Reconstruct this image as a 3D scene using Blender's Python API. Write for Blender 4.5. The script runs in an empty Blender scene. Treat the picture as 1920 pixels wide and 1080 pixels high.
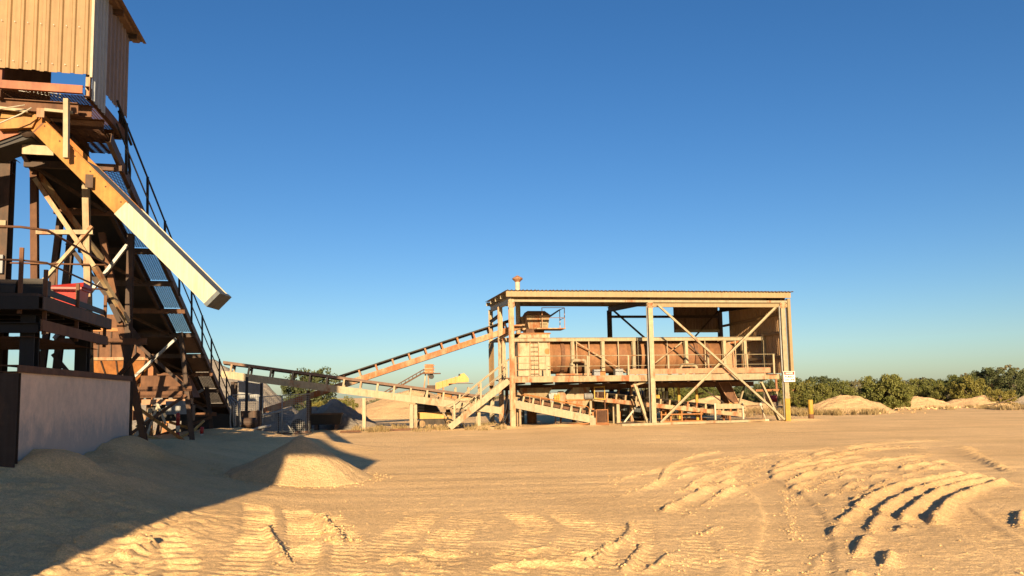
import bpy, math, random
import numpy as np
from mathutils import Vector, Matrix

R = math.radians
sc = bpy.context.scene
COL = sc.collection

# ------------------------------------------------------------------ camera
EYE = Vector((0, 0, 1.65)); PITCH = R(5.0); ROLL = R(1.0)
cam_d = bpy.data.cameras.new("camera"); cam = bpy.data.objects.new("camera", cam_d); COL.objects.link(cam)
cam_d.sensor_fit = 'HORIZONTAL'; cam_d.sensor_width = 36.0; cam_d.lens = 36.0 * 1385 / 1920
cam_d.shift_y = (619 - 540) / 1920.0
cam_d.clip_start = 0.1; cam_d.clip_end = 5000
_f = Vector((0, math.cos(PITCH), math.sin(PITCH))); _u0 = Vector((0, -math.sin(PITCH), math.cos(PITCH))); _r0 = Vector((1, 0, 0))
_r = _r0 * math.cos(ROLL) - _u0 * math.sin(ROLL); _u = _u0 * math.cos(ROLL) + _r0 * math.sin(ROLL)
cam.matrix_world = Matrix(((_r.x, _u.x, -_f.x, EYE.x), (_r.y, _u.y, -_f.y, EYE.y), (_r.z, _u.z, -_f.z, EYE.z), (0, 0, 0, 1)))
sc.camera = cam

# ------------------------------------------------------------------ sky, sun, exposure
SUN_EL = R(14.5); SUN_AZ = R(-3.0)         # low sun almost straight behind the camera
TO_SUN = Vector((-math.sin(SUN_AZ) * math.cos(SUN_EL), -math.cos(SUN_AZ) * math.cos(SUN_EL), math.sin(SUN_EL)))
world = bpy.data.worlds.new("World"); sc.world = world; world.use_nodes = True
wn = world.node_tree.nodes; wl = world.node_tree.links
bg = wn["Background"]; sky = wn.new("ShaderNodeTexSky"); sky.sky_type = 'NISHITA'; sky.sun_disc = False
sky.sun_elevation = SUN_EL; sky.sun_rotation = math.atan2(TO_SUN.x, TO_SUN.y)
sky.altitude = 100; sky.air_density = 1.0; sky.dust_density = 0.65; sky.ozone_density = 3.5
bg.inputs["Strength"].default_value = 0.055
hs = wn.new("ShaderNodeHueSaturation"); hs.inputs["Saturation"].default_value = 1.2; hs.inputs["Hue"].default_value = 0.506; hs.inputs["Value"].default_value = 0.9
wl.new(sky.outputs[0], hs.inputs["Color"]); wl.new(hs.outputs[0], bg.inputs["Color"])
sun_d = bpy.data.lights.new("sun", 'SUN'); sun_d.energy = 5.0; sun_d.angle = R(0.5); sun_d.color = (1.0, 0.74, 0.44)
sun = bpy.data.objects.new("sun", sun_d); COL.objects.link(sun)
sun.rotation_euler = TO_SUN.to_track_quat('Z', 'Y').to_euler()
sc.view_settings.view_transform = 'Standard'; sc.view_settings.look = 'None'; sc.view_settings.gamma = 1.0
sc.view_settings.use_curve_mapping = False
sc.view_settings.exposure = 1.4
sc.render.engine = 'CYCLES'

# ------------------------------------------------------------------ materials
MATS = {}
def new_mat(name):
    m = bpy.data.materials.new(name); m.use_nodes = True
    nt = m.node_tree; b = nt.nodes["Principled BSDF"]
    MATS[name] = m
    return m, nt, b
def noise(nt, vec, scale, detail=5, rough=.6):
    n = nt.nodes.new("ShaderNodeTexNoise"); n.inputs["Scale"].default_value = scale
    n.inputs["Detail"].default_value = detail; n.inputs["Roughness"].default_value = rough
    if vec is not None: nt.links.new(vec, n.inputs["Vector"])
    return n.outputs["Fac"]
def ramp(nt, fac, a, b, ca=(0, 0, 0, 1), cb=(1, 1, 1, 1)):
    r = nt.nodes.new("ShaderNodeValToRGB"); e = r.color_ramp.elements
    e[0].position = a; e[0].color = ca; e[1].position = b; e[1].color = cb
    nt.links.new(fac, r.inputs["Fac"]); return r.outputs["Color"]
def mixc(nt, fac, a, b, mode='MIX'):
    m = nt.nodes.new("ShaderNodeMix"); m.data_type = 'RGBA'; m.blend_type = mode
    for s, v in ((0, fac), (6, a), (7, b)):
        if isinstance(v, (float, int)): m.inputs[s].default_value = v
        elif isinstance(v, tuple): m.inputs[s].default_value = v if len(v) == 4 else (*v, 1)
        else: nt.links.new(v, m.inputs[s])
    return m.outputs[2]
def coords(nt, scale=(1, 1, 1), rnd=True):
    tc = nt.nodes.new("ShaderNodeTexCoord"); mp = nt.nodes.new("ShaderNodeMapping"); mp.inputs["Scale"].default_value = scale
    nt.links.new(tc.outputs["Object"], mp.inputs["Vector"])
    if rnd:
        oi = nt.nodes.new("ShaderNodeObjectInfo"); mu = nt.nodes.new("ShaderNodeMath"); mu.operation = 'MULTIPLY'; mu.inputs[1].default_value = 37.0
        nt.links.new(oi.outputs["Random"], mu.inputs[0]); nt.links.new(mu.outputs[0], mp.inputs["Location"])
    return mp.outputs["Vector"]
def bump(nt, b, h, strength, dist=.01):
    n = nt.nodes.new("ShaderNodeBump"); n.inputs["Strength"].default_value = strength; n.inputs["Distance"].default_value = dist
    nt.links.new(h, n.inputs["Height"]); nt.links.new(n.outputs[0], b.inputs["Normal"])
def weathered(name, base, rust=(.28, .095, .03), lo=.56, hi=.72, scale=1.6, rough=.62, metal=0.0, dirt=.35, streak=.35, run=.8):
    m, nt, b = new_mat(name)
    v = coords(nt, (1, 1, streak)); v2 = coords(nt)
    f = ramp(nt, noise(nt, v, scale, 8, .68), lo, hi)
    c = mixc(nt, f, base, rust)
    d = ramp(nt, noise(nt, v2, 5.0, 6, .7), .25, .8, (1 - dirt, 1 - dirt, 1 - dirt, 1), (1.12, 1.1, 1.06, 1))
    c = mixc(nt, 1.0, c, d, 'MULTIPLY')
    s = ramp(nt, noise(nt, coords(nt, (9, 9, .5)), 2.0, 4, .6), .35, .75, (1, 1, 1, 1), (.74, .68, .6, 1))
    c = mixc(nt, run, c, s, 'MULTIPLY')
    oi = nt.nodes.new("ShaderNodeObjectInfo")
    c = mixc(nt, 1.0, c, ramp(nt, oi.outputs["Random"], 0, 1, (.84, .85, .86, 1), (1.10, 1.09, 1.07, 1)), 'MULTIPLY')
    nt.links.new(c, b.inputs["Base Color"])
    b.inputs["Roughness"].default_value = rough; b.inputs["Metallic"].default_value = metal
    b.inputs["Specular IOR Level"].default_value = .3
    bump(nt, b, noise(nt, v2, 30, 5, .7), .25, .004)
    return m
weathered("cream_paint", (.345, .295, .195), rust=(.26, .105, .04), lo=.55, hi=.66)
weathered("cream_rusty", (.34, .27, .165), rust=(.27, .095, .03), lo=.46, hi=.6, scale=2.4)
weathered("orange_streaked", (.34, .25, .15), rust=(.33, .11, .025), lo=.40, hi=.55, scale=2.0)
weathered("white_paint", (.44, .41, .33), lo=.68, hi=.8)
weathered("rust_orange", (.36, .155, .045), rust=(.17, .06, .025), lo=.4, hi=.75, scale=2.2)
weathered("rust_brown", (.17, .085, .045), rust=(.08, .04, .025), lo=.35, hi=.7, scale=2.5, rough=.8)
weathered("rust_yellow", (.38, .205, .05), rust=(.34, .115, .022), lo=.38, hi=.62, scale=1.8)
weathered("chute_white", (.46, .43, .33), rust=(.2, .1, .05), lo=.70, hi=.82, scale=9, streak=1, dirt=.12)
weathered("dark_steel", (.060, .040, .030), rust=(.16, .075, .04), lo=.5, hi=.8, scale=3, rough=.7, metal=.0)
weathered("black_steel", (.018, .016, .015), rust=(.05, .03, .02), lo=.55, hi=.85, rough=.6)
weathered("galvanised", (.30, .31, .31), rust=(.2, .15, .11), lo=.62, hi=.85, rough=.5, metal=.2)
weathered("fascia_tan", (.275, .205, .115), rust=(.2, .12, .06), lo=.6, hi=.85, scale=.9, streak=.15, dirt=.14)
weathered("endwall_lit_tan", (.46, .30, .16), rust=(.34, .19, .09), lo=.55, hi=.85, scale=.9, streak=.15, dirt=.14)  # cladding tan lightened to stand in for sunlight on the end wall
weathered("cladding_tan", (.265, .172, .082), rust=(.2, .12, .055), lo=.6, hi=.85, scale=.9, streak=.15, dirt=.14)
weathered("cladding_grey", (.32, .37, .42), rust=(.22, .15, .1), lo=.6, hi=.85, scale=1.2, streak=.15, dirt=.15)  # blue-grey sheet, its blue strengthened to stand in for sky-lit shade
weathered("cladding_brown", (.21, .135, .095), rust=(.11, .06, .04), lo=.5, hi=.8, scale=1.2, streak=.12, dirt=.2)
weathered("side_shade_brown", (.19, .155, .14), rust=(.13, .095, .08), lo=.5, hi=.8, scale=1.2, streak=.12, dirt=.2)  # brown cladding turned greyer, the side's shade put into its colour
weathered("drum_brown", (.225, .108, .054), rust=(.30, .15, .065), lo=.42, hi=.7, scale=1.3, rough=.75)
weathered("pink_primer", (.40, .225, .13), rust=(.25, .1, .04), lo=.5, hi=.7, scale=2.5)
weathered("red_lead", (.30, .105, .05), rust=(.14, .05, .03), lo=.45, hi=.7, scale=2.5)
weathered("safety_yellow", (.44, .28, .045), rust=(.25, .1, .03), lo=.55, hi=.72, scale=2.5)
weathered("machine_yellow", (.42, .23, .025), rust=(.2, .1, .03), lo=.66, hi=.8, scale=2.5, rough=.4)
weathered("belt_rubber", (.035, .033, .032), rust=(.11, .085, .06), lo=.42, hi=.75, rough=.85)
weathered("belt_cover", (.19, .12, .085), rust=(.12, .07, .045), lo=.45, hi=.8, rough=.7)
weathered("grey_paint", (.27, .29, .31), rust=(.2, .12, .08), lo=.66, hi=.85)
weathered("tank_grey", (.10, .12, .135), rust=(.06, .05, .05), lo=.55, hi=.85)
weathered("red_plastic", (.34, .028, .024), rust=(.28, .05, .04), lo=.5, hi=.8, rough=.4, dirt=.2)
weathered("timber", (.36, .25, .14), rust=(.2, .13, .07), lo=.4, hi=.75, scale=4, rough=.85)
weathered("hose_yellow", (.45, .3, .12), lo=.6, hi=.9)
weathered("concrete_wall", (.74, .57, .455), rust=(.58, .48, .40), lo=.36, hi=.66, scale=.8, rough=.9, streak=.8, dirt=.25, run=.15)
def splash(name, col, top, band):
    m = MATS[name]; nt = m.node_tree; b = nt.nodes["Principled BSDF"]; old = b.inputs["Base Color"].links[0].from_socket
    tc = nt.nodes.new("ShaderNodeTexCoord"); sx = nt.nodes.new("ShaderNodeSeparateXYZ"); nt.links.new(tc.outputs["Object"], sx.inputs[0])
    ma = nt.nodes.new("ShaderNodeMath"); ma.operation = 'MULTIPLY_ADD'; ma.inputs[1].default_value = -.55; ma.inputs[2].default_value = top
    nt.links.new(sx.outputs["Z"], ma.inputs[0])
    ad = nt.nodes.new("ShaderNodeMath"); ad.operation = 'ADD'; nt.links.new(ma.outputs[0], ad.inputs[0])
    nt.links.new(noise(nt, coords(nt, (1, 1.2, .8), False), 3.2, 9, .78), ad.inputs[1])
    nt.links.new(mixc(nt, ramp(nt, ad.outputs[0], .55, .55 + band, (0, 0, 0, 1), (.9, .9, .9, 1)), old, col), b.inputs["Base Color"])
splash("concrete_wall", (.36, .335, .305), .86, .22)
weathered("sign_white", (.75, .73, .68), lo=.75, hi=.9, dirt=.1)
weathered("sign_black", (.02, .02, .02), lo=.75, hi=.9, dirt=.1)
weathered("sign_red", (.55, .05, .04), lo=.75, hi=.9, dirt=.1)

def sand_mat(name, c1, c2, grain=1.0, peb=.5):
    m, nt, b = new_mat(name)
    v = coords(nt, rnd=False)
    c = mixc(nt, ramp(nt, noise(nt, v, .25, 5, .6), .35, .7), c1, c2)
    g = ramp(nt, noise(nt, v, 75, 3, .75), .3, .72, (.70, .68, .66, 1), (1.30, 1.28, 1.24, 1))
    c = mixc(nt, 1.0, c, g, 'MULTIPLY')
    pv = coords(nt, (.22, 1.4, 1), rnd=False)
    c = mixc(nt, 1.0, c, ramp(nt, noise(nt, pv, .8, 6, .65), .32, .72, (.88, .87, .86, 1), (1.12, 1.11, 1.09, 1)), 'MULTIPLY')
    c = mixc(nt, 1.0, c, ramp(nt, noise(nt, v, 34, 4, .8), .30, .70, (.78, .76, .74, 1), (1.22, 1.21, 1.18, 1)), 'MULTIPLY')
    g2 = ramp(nt, noise(nt, v, 9, 6, .7), .3, .75, (.90, .89, .88, 1), (1.10, 1.09, 1.08, 1))
    c = mixc(nt, 1.0, c, g2, 'MULTIPLY')
    nt.links.new(c, b.inputs["Base Color"]); b.inputs["Roughness"].default_value = .95
    b.inputs["Specular IOR Level"].default_value = .15
    ad = nt.nodes.new("ShaderNodeMath"); ad.operation = 'MULTIPLY_ADD'; ad.inputs[1].default_value = 1.6
    nt.links.new(noise(nt, v, 22, 4, .7), ad.inputs[0]); nt.links.new(noise(nt, v, 95, 3, .7), ad.inputs[2])
    bump(nt, b, ad.outputs[0], min(1.0, .9 * grain), .022 * grain)
    return m
sand_mat("sand", (.84, .605, .325), (.68, .475, .245))
sand_mat("gravel_sand", (.76, .56, .32), (.68, .50, .28), 1.5)
sand_mat("rubble", (.66, .48, .28), (.50, .365, .215), 2.2)
sand_mat("gravel_grey", (.30, .285, .265), (.22, .21, .20), 2.2)
sand_mat("grey_soil", (.36, .32, .275), (.28, .25, .21), 1.6)

def leaf_mat(name, c1, c2):
    m, nt, b = new_mat(name)
    oi = nt.nodes.new("ShaderNodeObjectInfo")
    f = noise(nt, coords(nt), 1.7, 4, .7)
    c = mixc(nt, ramp(nt, f, .3, .7), c1, c2)
    c = mixc(nt, 1.0, c, ramp(nt, oi.outputs["Random"], 0, 1, (.75, .8, .8, 1), (1.25, 1.15, 1.1, 1)), 'MULTIPLY')
    nt.links.new(c, b.inputs["Base Color"]); b.inputs["Roughness"].default_value = .6
    b.inputs["Specular IOR Level"].default_value = .25
    tr = nt.nodes.new("ShaderNodeBsdfTranslucent"); nt.links.new(c, tr.inputs["Color"])
    ms = nt.nodes.new("ShaderNodeMixShader"); ms.inputs[0].default_value = .22
    nt.links.new(b.outputs[0], ms.inputs[1]); nt.links.new(tr.outputs[0], ms.inputs[2])
    nt.links.new(ms.outputs[0], nt.nodes["Material Output"].inputs["Surface"])
    return m
leaf_mat("leaf_olive", (.088, .108, .026), (.14, .145, .04))
leaf_mat("leaf_dark", (.058, .078, .030), (.098, .108, .044))
leaf_mat("leaf_grey", (.125, .12, .06), (.17, .15, .085))
leaf_mat("leaf_yellow", (.125, .128, .028), (.18, .16, .04))
leaf_mat("dry_straw", (.34, .25, .12), (.25, .18, .085))
weathered("bark", (.14, .10, .07), rust=(.08, .06, .045), lo=.4, hi=.7, scale=5)

# ------------------------------------------------------------------ mesh helpers
def V3(p): return np.array(p, float)
def unit(a):
    a = V3(a); return a / (np.linalg.norm(a) + 1e-12)
class MB:
    def __init__(s): s.v = []; s.f = []
    def add(s, vs, fs):
        n = len(s.v); s.v.extend([tuple(map(float, p)) for p in vs]); s.f.extend([tuple(i + n for i in f) for f in fs]); return s
    def box(s, x0, x1, y0, y1, z0, z1):
        return s.add([(x0, y0, z0), (x1, y0, z0), (x1, y1, z0), (x0, y1, z0), (x0, y0, z1), (x1, y0, z1), (x1, y1, z1), (x0, y1, z1)],
                     [(0, 3, 2, 1), (4, 5, 6, 7), (0, 1, 5, 4), (1, 2, 6, 5), (2, 3, 7, 6), (3, 0, 4, 7)])
    def hexa(s, b, t):                     # bottom quad, top quad (same winding, counter-clockwise seen from above)
        return s.add(list(b) + list(t), [(0, 3, 2, 1), (4, 5, 6, 7), (0, 1, 5, 4), (1, 2, 6, 5), (2, 3, 7, 6), (3, 0, 4, 7)])
    def axes(s, p, q, up):
        d = unit(V3(q) - V3(p)); up = V3(up)
        if abs(d @ unit(up)) > .98: up = V3((1, 0, 0)) if abs(d[0]) < .9 else V3((0, 1, 0))
        a = unit(np.cross(d, up)); b = np.cross(a, d); return d, a, b
    def beam(s, p, q, w, h, up=(0, 0, 1), caps=True, off=(0, 0)):
        d, a, b = s.axes(p, q, up); p = V3(p) + a * off[0] + b * off[1]; q = V3(q) + a * off[0] + b * off[1]
        c = [(-w / 2, -h / 2), (w / 2, -h / 2), (w / 2, h / 2), (-w / 2, h / 2)]
        vs = [p + a * x + b * y for x, y in c] + [q + a * x + b * y for x, y in c]
        fs = [(i, (i + 1) % 4, 4 + (i + 1) % 4, 4 + i) for i in range(4)]
        if caps: fs += [(3, 2, 1, 0), (4, 5, 6, 7)]
        return s.add(vs, fs)
    def chan(s, p, q, w, h, t=.012, up=(0, 0, 1), side=1):   # C section: web on one side, two flanges
        s.beam(p, q, t, h, up, off=(side * (w / 2 - t / 2), 0))
        s.beam(p, q, w - t, t, up, off=(-side * t / 2, h / 2 - t / 2))
        s.beam(p, q, w - t, t, up, off=(-side * t / 2, -h / 2 + t / 2)); return s
    def ibeam(s, p, q, w, h, t=.014, up=(0, 0, 1)):
        s.beam(p, q, w, t, up, off=(0, h / 2 - t / 2)); s.beam(p, q, w, t, up, off=(0, -h / 2 + t / 2)); s.beam(p, q, t, h - 2 * t, up); return s
    def angle(s, p, q, w, t=.012, up=(0, 0, 1), side=1):
        s.beam(p, q, t, w, up, off=(side * (w / 2 - t / 2), 0)); s.beam(p, q, w - t, t, up, off=(-side * t / 2, -w / 2 + t / 2)); return s
    def tube(s, pts, r, n=8, cap=True):
        pts = [V3(p) for p in pts]; rs = r if isinstance(r, (list, tuple)) else [r] * len(pts)
        ref = V3((0, 0, 1)); vs = []; fs = []
        for i, p in enumerate(pts):
            d = unit(pts[min(i + 1, len(pts) - 1)] - pts[max(i - 1, 0)])
            rf = ref if abs(d @ ref) < .95 else V3((1, 0, 0))
            a = unit(np.cross(d, rf)); b = np.cross(a, d)
            vs += [p + (a * math.cos(k * 2 * math.pi / n) + b * math.sin(k * 2 * math.pi / n)) * rs[i] for k in range(n)]
        for i in range(len(pts) - 1):
            fs += [(i * n + k, i * n + (k + 1) % n, (i + 1) * n + (k + 1) % n, (i + 1) * n + k) for k in range(n)]
        if cap: fs += [tuple(range(n))[::-1], tuple((len(pts) - 1) * n + k for k in range(n))]
        return s.add(vs, fs)
    def lathe(s, o, ax, prof, n=24, cap=True):      # prof: (along, radius)
        o = V3(o); ax = unit(ax); return s.tube([o + ax * a for a, _ in prof], [r for _, r in prof], n, cap)
    def prism(s, poly, n, t):                       # polygon of 3D points extruded by vector n*t
        poly = [V3(p) for p in poly]; e = unit(n) * t; k = len(poly)
        return s.add(poly + [p + e for p in poly], [tuple(range(k))[::-1], tuple(range(k, 2 * k))] + [(i, (i + 1) % k, k + (i + 1) % k, k + i) for i in range(k)])
    def sheet(s, o, a, b, n, W, H, pitch=.2, hgt=.03, t=.0025, rw=.055, H2=None):   # profiled sheet; H2 = length at the far side
        o = V3(o); a = unit(a); b = unit(b); n = unit(n); H2 = H if H2 is None else H2
        pr = [(0, 0)]; k = int(W / pitch + .5)
        for i in range(k):
            c = (i + .5) * W / k
            pr += [(c - rw / 2 - .012, 0), (c - rw / 2 + .008, hgt), (c + rw / 2 - .008, hgt), (c + rw / 2 + .012, 0)]
        pr += [(W, 0)]
        vs = []
        for x, h in pr: vs.append(o + a * x + n * h); vs.append(o + a * x + n * h + b * (H + (H2 - H) * x / W))
        m = len(vs); vs += [p - n * t for p in vs]
        fs = []
        for i in range(len(pr) - 1):
            j = 2 * i; fs.append((j, j + 2, j + 3, j + 1)); fs.append((m + j, m + j + 1, m + j + 3, m + j + 2))
            fs.append((j, m + j, m + j + 2, j + 2)); fs.append((j + 1, j + 3, m + j + 3, m + j + 1))
        e = 2 * (len(pr) - 1); fs += [(0, 1, m + 1, m), (e, m + e, m + e + 1, e + 1)]
        return s.add(vs, fs)
    def lattice(s, o, a, b, W, H, px, py, t=.006, w=.012, diamond=True):   # expanded metal / weld mesh of flat strips
        o = V3(o); a = unit(a); b = unit(b); n = np.cross(a, b)
        def seg(p, q): s.beam(o + a * p[0] + b * p[1], o + a * q[0] + b * q[1], w, t, n, caps=False)
        if not diamond:
            for i in range(int(W / px) + 1): seg((i * px, 0), (i * px, H))
            for i in range(int(H / py) + 1): seg((0, i * py), (W, i * py))
            return s
        sl = py / px
        for sg in (1, -1):
            k0 = -H if sg > 0 else 0; k1 = W * sl if sg < 0 else 0
            c = -W * sl if sg > 0 else 0
            end = H if sg > 0 else H + W * sl
            while c < end:
                # line y = sg*sl*x + c
                pts = []
                for x in (0, W):
                    y = sg * sl * x + c
                    if 0 <= y <= H: pts.append((x, y))
                for y in (0, H):
                    x = (y - c) / (sg * sl)
                    if 0 < x < W: pts.append((x, y))
                if len(pts) >= 2 and abs(pts[0][0] - pts[1][0]) + abs(pts[0][1] - pts[1][1]) > .01: seg(pts[0], pts[1])
                c += py
        return s

class Frame:
    def __init__(s, ox, oy, deg):
        s.a = R(deg); s.o = V3((ox, oy, 0)); s.u = V3((math.cos(s.a), math.sin(s.a), 0)); s.v = V3((-math.sin(s.a), math.cos(s.a), 0))
    def w(s, p): return s.o + s.u * p[0] + s.v * p[1] + V3((0, 0, p[2]))
W0 = Frame(0, 0, 0)
BASE = {}; FRM = {}
def tag(o, label=None, cat=None, group=None, kind=None):
    if label: o["label"] = label
    if cat: o["category"] = cat
    if group: o["group"] = group
    if kind: o["kind"] = kind
    return o
def thing(name, label, cat, fr, base, group=None):
    o = bpy.data.objects.new(name, None); COL.objects.link(o); o.empty_display_size = .3
    o.location = fr.w(base); o.rotation_euler = (0, 0, fr.a)
    BASE[o.name] = V3(base); FRM[o.name] = fr
    return tag(o, label, cat, group)
def mesh_of(name, vs, fs, mat, smooth=False):
    me = bpy.data.meshes.new(name); me.from_pydata([tuple(p) for p in vs], [], fs); me.update()
    if mat: me.materials.append(MATS[mat])
    if smooth: me.polygons.foreach_set("use_smooth", [True] * len(me.polygons))
    return me
def part(parent, name, mb, mat, smooth=False, label=None, kind=None):
    b = BASE[parent.name]
    me = mesh_of(name, [V3(p) - b for p in mb.v], mb.f, mat, smooth)
    o = bpy.data.objects.new(name, me); COL.objects.link(o); o.parent = parent
    BASE[o.name] = b
    if label: o["label"] = label
    if kind: o["kind"] = kind
    return o
def solo(name, mb, mat, label, cat, fr, base, group=None, smooth=False, kind=None):
    me = mesh_of(name, [V3(p) - V3(base) for p in mb.v], mb.f, mat, smooth)
    o = bpy.data.objects.new(name, me); COL.objects.link(o)
    o.location = fr.w(base); o.rotation_euler = (0, 0, fr.a); BASE[o.name] = V3(base)
    return tag(o, label, cat, group, kind)
def struct(name, me):
    o = bpy.data.objects.new(name, me); COL.objects.link(o); o["kind"] = "structure"; return o
S = Frame(-0.03, 36.79, 9.5)       # the dryer shed: u along its front, v into its depth
L = Frame(-6.705, 10.0, 13.0)      # the plant on the left: u out from the wall, v along the wall

# ------------------------------------------------------------------ numpy gradient noise
_rng = np.random.RandomState(7); _perm = _rng.permutation(512); _perm = np.concatenate([_perm, _perm, _perm]); _g = _rng.uniform(0, 2 * np.pi, 512)
_gx = np.cos(_g); _gy = np.sin(_g)
def pn(x, y):
    xi = np.floor(x).astype(int); yi = np.floor(y).astype(int); xf = x - xi; yf = y - yi
    def gr(i, j, dx, dy):
        h = _perm[(_perm[i & 511] + j) & 511]; return _gx[h] * dx + _gy[h] * dy
    u = xf * xf * xf * (xf * (xf * 6 - 15) + 10); w = yf * yf * yf * (yf * (yf * 6 - 15) + 10)
    a = gr(xi, yi, xf, yf); b = gr(xi + 1, yi, xf - 1, yf); c = gr(xi, yi + 1, xf, yf - 1); d = gr(xi + 1, yi + 1, xf - 1, yf - 1)
    return (a + (b - a) * u) * (1 - w) + (c + (d - c) * u) * w
def sst(a, b, x):
    t = np.clip((x - a) / (b - a), 0, 1); return t * t * (3 - 2 * t)

# ------------------------------------------------------------------ ground
# crests of sand left by tyres and a bucket turning on the yard: (height cm, half width cm, crest line in metres)
RIDGES=[
(9,19,[(4.6,10.2),(4.84,10.56),(5.42,11.39),(6.07,12.22),(6.86,13.07),(7.51,13.56),(8.6,14.4)]),
(9,19,[(4.7,9.75),(4.92,10.09),(5.4,10.74),(6.07,11.6),(6.79,12.45),(7.69,13.23),(8.7,13.95)]),
(9,19,[(4.75,9.2),(4.95,9.57),(5.84,10.81),(6.33,11.42),(6.92,12.1),(7.57,12.69),(8.6,13.4)]),
(8,18,[(5.0,9.01),(5.27,9.44),(6.31,10.88),(6.88,11.49),(7.74,12.4),(8.7,13.1)]),
(5,14,[(3.95,9.2),(4.19,9.55),(4.65,10.23),(4.84,10.56)]),
(5,14,[(4.0,8.5),(4.21,8.92),(4.65,9.6),(4.92,10.09)]),
(4,12,[(3.5,8.4),(3.63,8.65),(3.96,9.12)]),
(5,12,[(3.35,7.4),(3.49,7.69),(3.93,8.47)]),
(7,15,[(2.65,6.83),(2.97,7.43),(3.18,7.77)]),
(7,13,[(3.37,6.92),(3.78,7.66)]),
(5,16,[(5.54,12.29),(5.96,12.74)]),
(6,16,[(8.16,13.26),(8.53,13.54)]),
(8,15,[(7.33,18.47),(9.45,21.06),(11.75,22.69),(13.23,23.22)]),
(7,15,[(6.68,16.87),(9.18,19.71),(11.49,20.82)]),
(7,13,[(12.49,20.82),(10.47,16.46),(9.3,13.69)]),
(5,12,[(5.9,8.8),(6.12,9.17),(6.66,9.9)]),
(8,14,[(2.98,6.73),(3.09,6.89)]),
(5,12,[(4.3,8.59),(4.44,8.69),(4.64,9.05)]),
(5,16,[(3.18,13.51),(3.74,14.46),(4.97,16.43)]),
(5,15,[(4.86,13.46),(5.26,13.9),(6.43,15.74)]),
(4,10,[(4.52,12.59),(3.93,10.91),(3.42,9.35),(3.09,8.32)]),
(6,14,[(2.73,13.98),(3.28,16.02),(4.37,18.52),(5.56,20.3)]),
(5,9,[(0.95,6.88),(1.14,7.4),(1.39,8.19)]),
(4,9,[(1.13,6.94),(1.35,7.23),(1.66,7.77)]),
(7,12,[(2.17,6.79),(2.36,7.15)]),
(4,9,[(2.11,8.6),(2.26,8.82),(2.5,9.22)]),
(4,8,[(2.0,7.66),(2.16,7.8),(2.25,7.67)]),
(4,8,[(1.93,7.4),(2.02,7.36),(2.14,7.41)]),
(4,7,[(1.49,7.38),(1.6,7.21)]),
(4,7,[(1.35,7.23),(1.51,6.96)]),
(9,14,[(-2.74,10.54),(-2.39,9.67),(-2.14,9.03),(-1.96,8.48)]),
(7,12,[(-2.54,10.0),(-2.25,9.28)]),
(8,25,[(-4.62,7.46),(-4.72,8.48),(-4.44,9.01)]),
(7,18,[(-4.25,8.44),(-3.98,8.15),(-4.0,7.53)]),
(5,9,[(-3.2,9.67),(-2.63,8.31),(-2.24,7.51)]),
(5,8,[(-1.15,7.86),(-0.76,7.88),(-0.45,7.76)]),
(5,8,[(-1.48,7.57),(-1.01,7.61),(-0.69,7.13)]),
(5,8,[(-0.04,7.78),(0.18,7.91),(0.47,8.1)]),
(5,8,[(-0.29,7.19),(0.17,7.29),(0.68,7.34),(1.07,8.28)]),
(5,8,[(0.51,7.73),(0.84,7.76),(1.21,8.41),(1.49,9.59)]),
]
# the fan of long ruts left by a machine turning about (19.75, 2.5): (radius, first angle, last angle, height cm)
for r_, a0_, a1_, h_ in ((17.1, 2.20, 2.62, 4), (17.5, 2.18, 2.60, 5), (17.9, 2.20, 2.64, 6),
                         (18.2, 2.15, 2.56, 4), (18.5, 2.12, 2.50, 7), (18.92, 2.20, 2.74, 6), (19.29, 2.20, 2.73, 7), (19.65, 2.15, 2.62, 5), (20.0, 2.10, 2.46, 6), (20.35, 2.08, 2.66, 5), (20.8, 2.05, 2.5, 5), (21.3, 2.05, 2.58, 4)):
    n_ = 8; RIDGES.append((h_ + 1, 15, [(19.75 + (r_ + .07 * math.sin((a - 2.45) * 5 + r_)) * math.cos(a), 2.5 + (r_ + .07 * math.sin((a - 2.45) * 5 + r_)) * math.sin(a)) for a in [a1_ + (a0_ - a1_) * k / n_ for k in range(n_ + 1)]]))

TREADS = [  # tyre prints: (path, width, pitch, height)
 ([(-2.30, 6.6), (-2.55, 8.0), (-3.05, 9.8), (-3.75, 11.7)], .50, .185, .040),
 ([(-1.75, 6.6), (-2.05, 8.2), (-2.5, 9.6), (-2.95, 10.9)], .42, .17, .030),
 ([(-3.2, 6.6), (-3.6, 7.6), (-4.4, 8.9)], .40, .24, .040),
 ([(-1.15, 6.5), (-1.1, 8.3), (-.95, 10.6)], .60, .165, .028),
 ([(.15, 6.5), (.35, 8.2), (.55, 9.3), (.3, 10.8)], .56, .16, .026),
 ([(.95, 6.6), (1.15, 8.0), (1.5, 9.9)], .34, .17, .024),
 ([(1.75, 6.5), (2.1, 7.5), (2.2, 8.6)], .40, .16, .018),
 ([(5.0, 6.5), (5.5, 8.3), (6.3, 10.4)], .55, .13, .012),
 ([(17.0, 41.5), (26.0, 43.8), (40.0, 45.5)], .8, .9, .06),
 ([(9.0, 29.5), (20.0, 33.0), (34.0, 32.0)], .7, .8, .03),
]
SMOOTH = [([(2.3, 6.4), (3.5, 9.4), (4.2, 12.0), (4.75, 15.0), (7.2, 19.5), (11.0, 21.0)], .42), ([(12.0, 21.5), (10.1, 16.9), (8.9, 13.2), (8.2, 10.5)], .4)]
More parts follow.
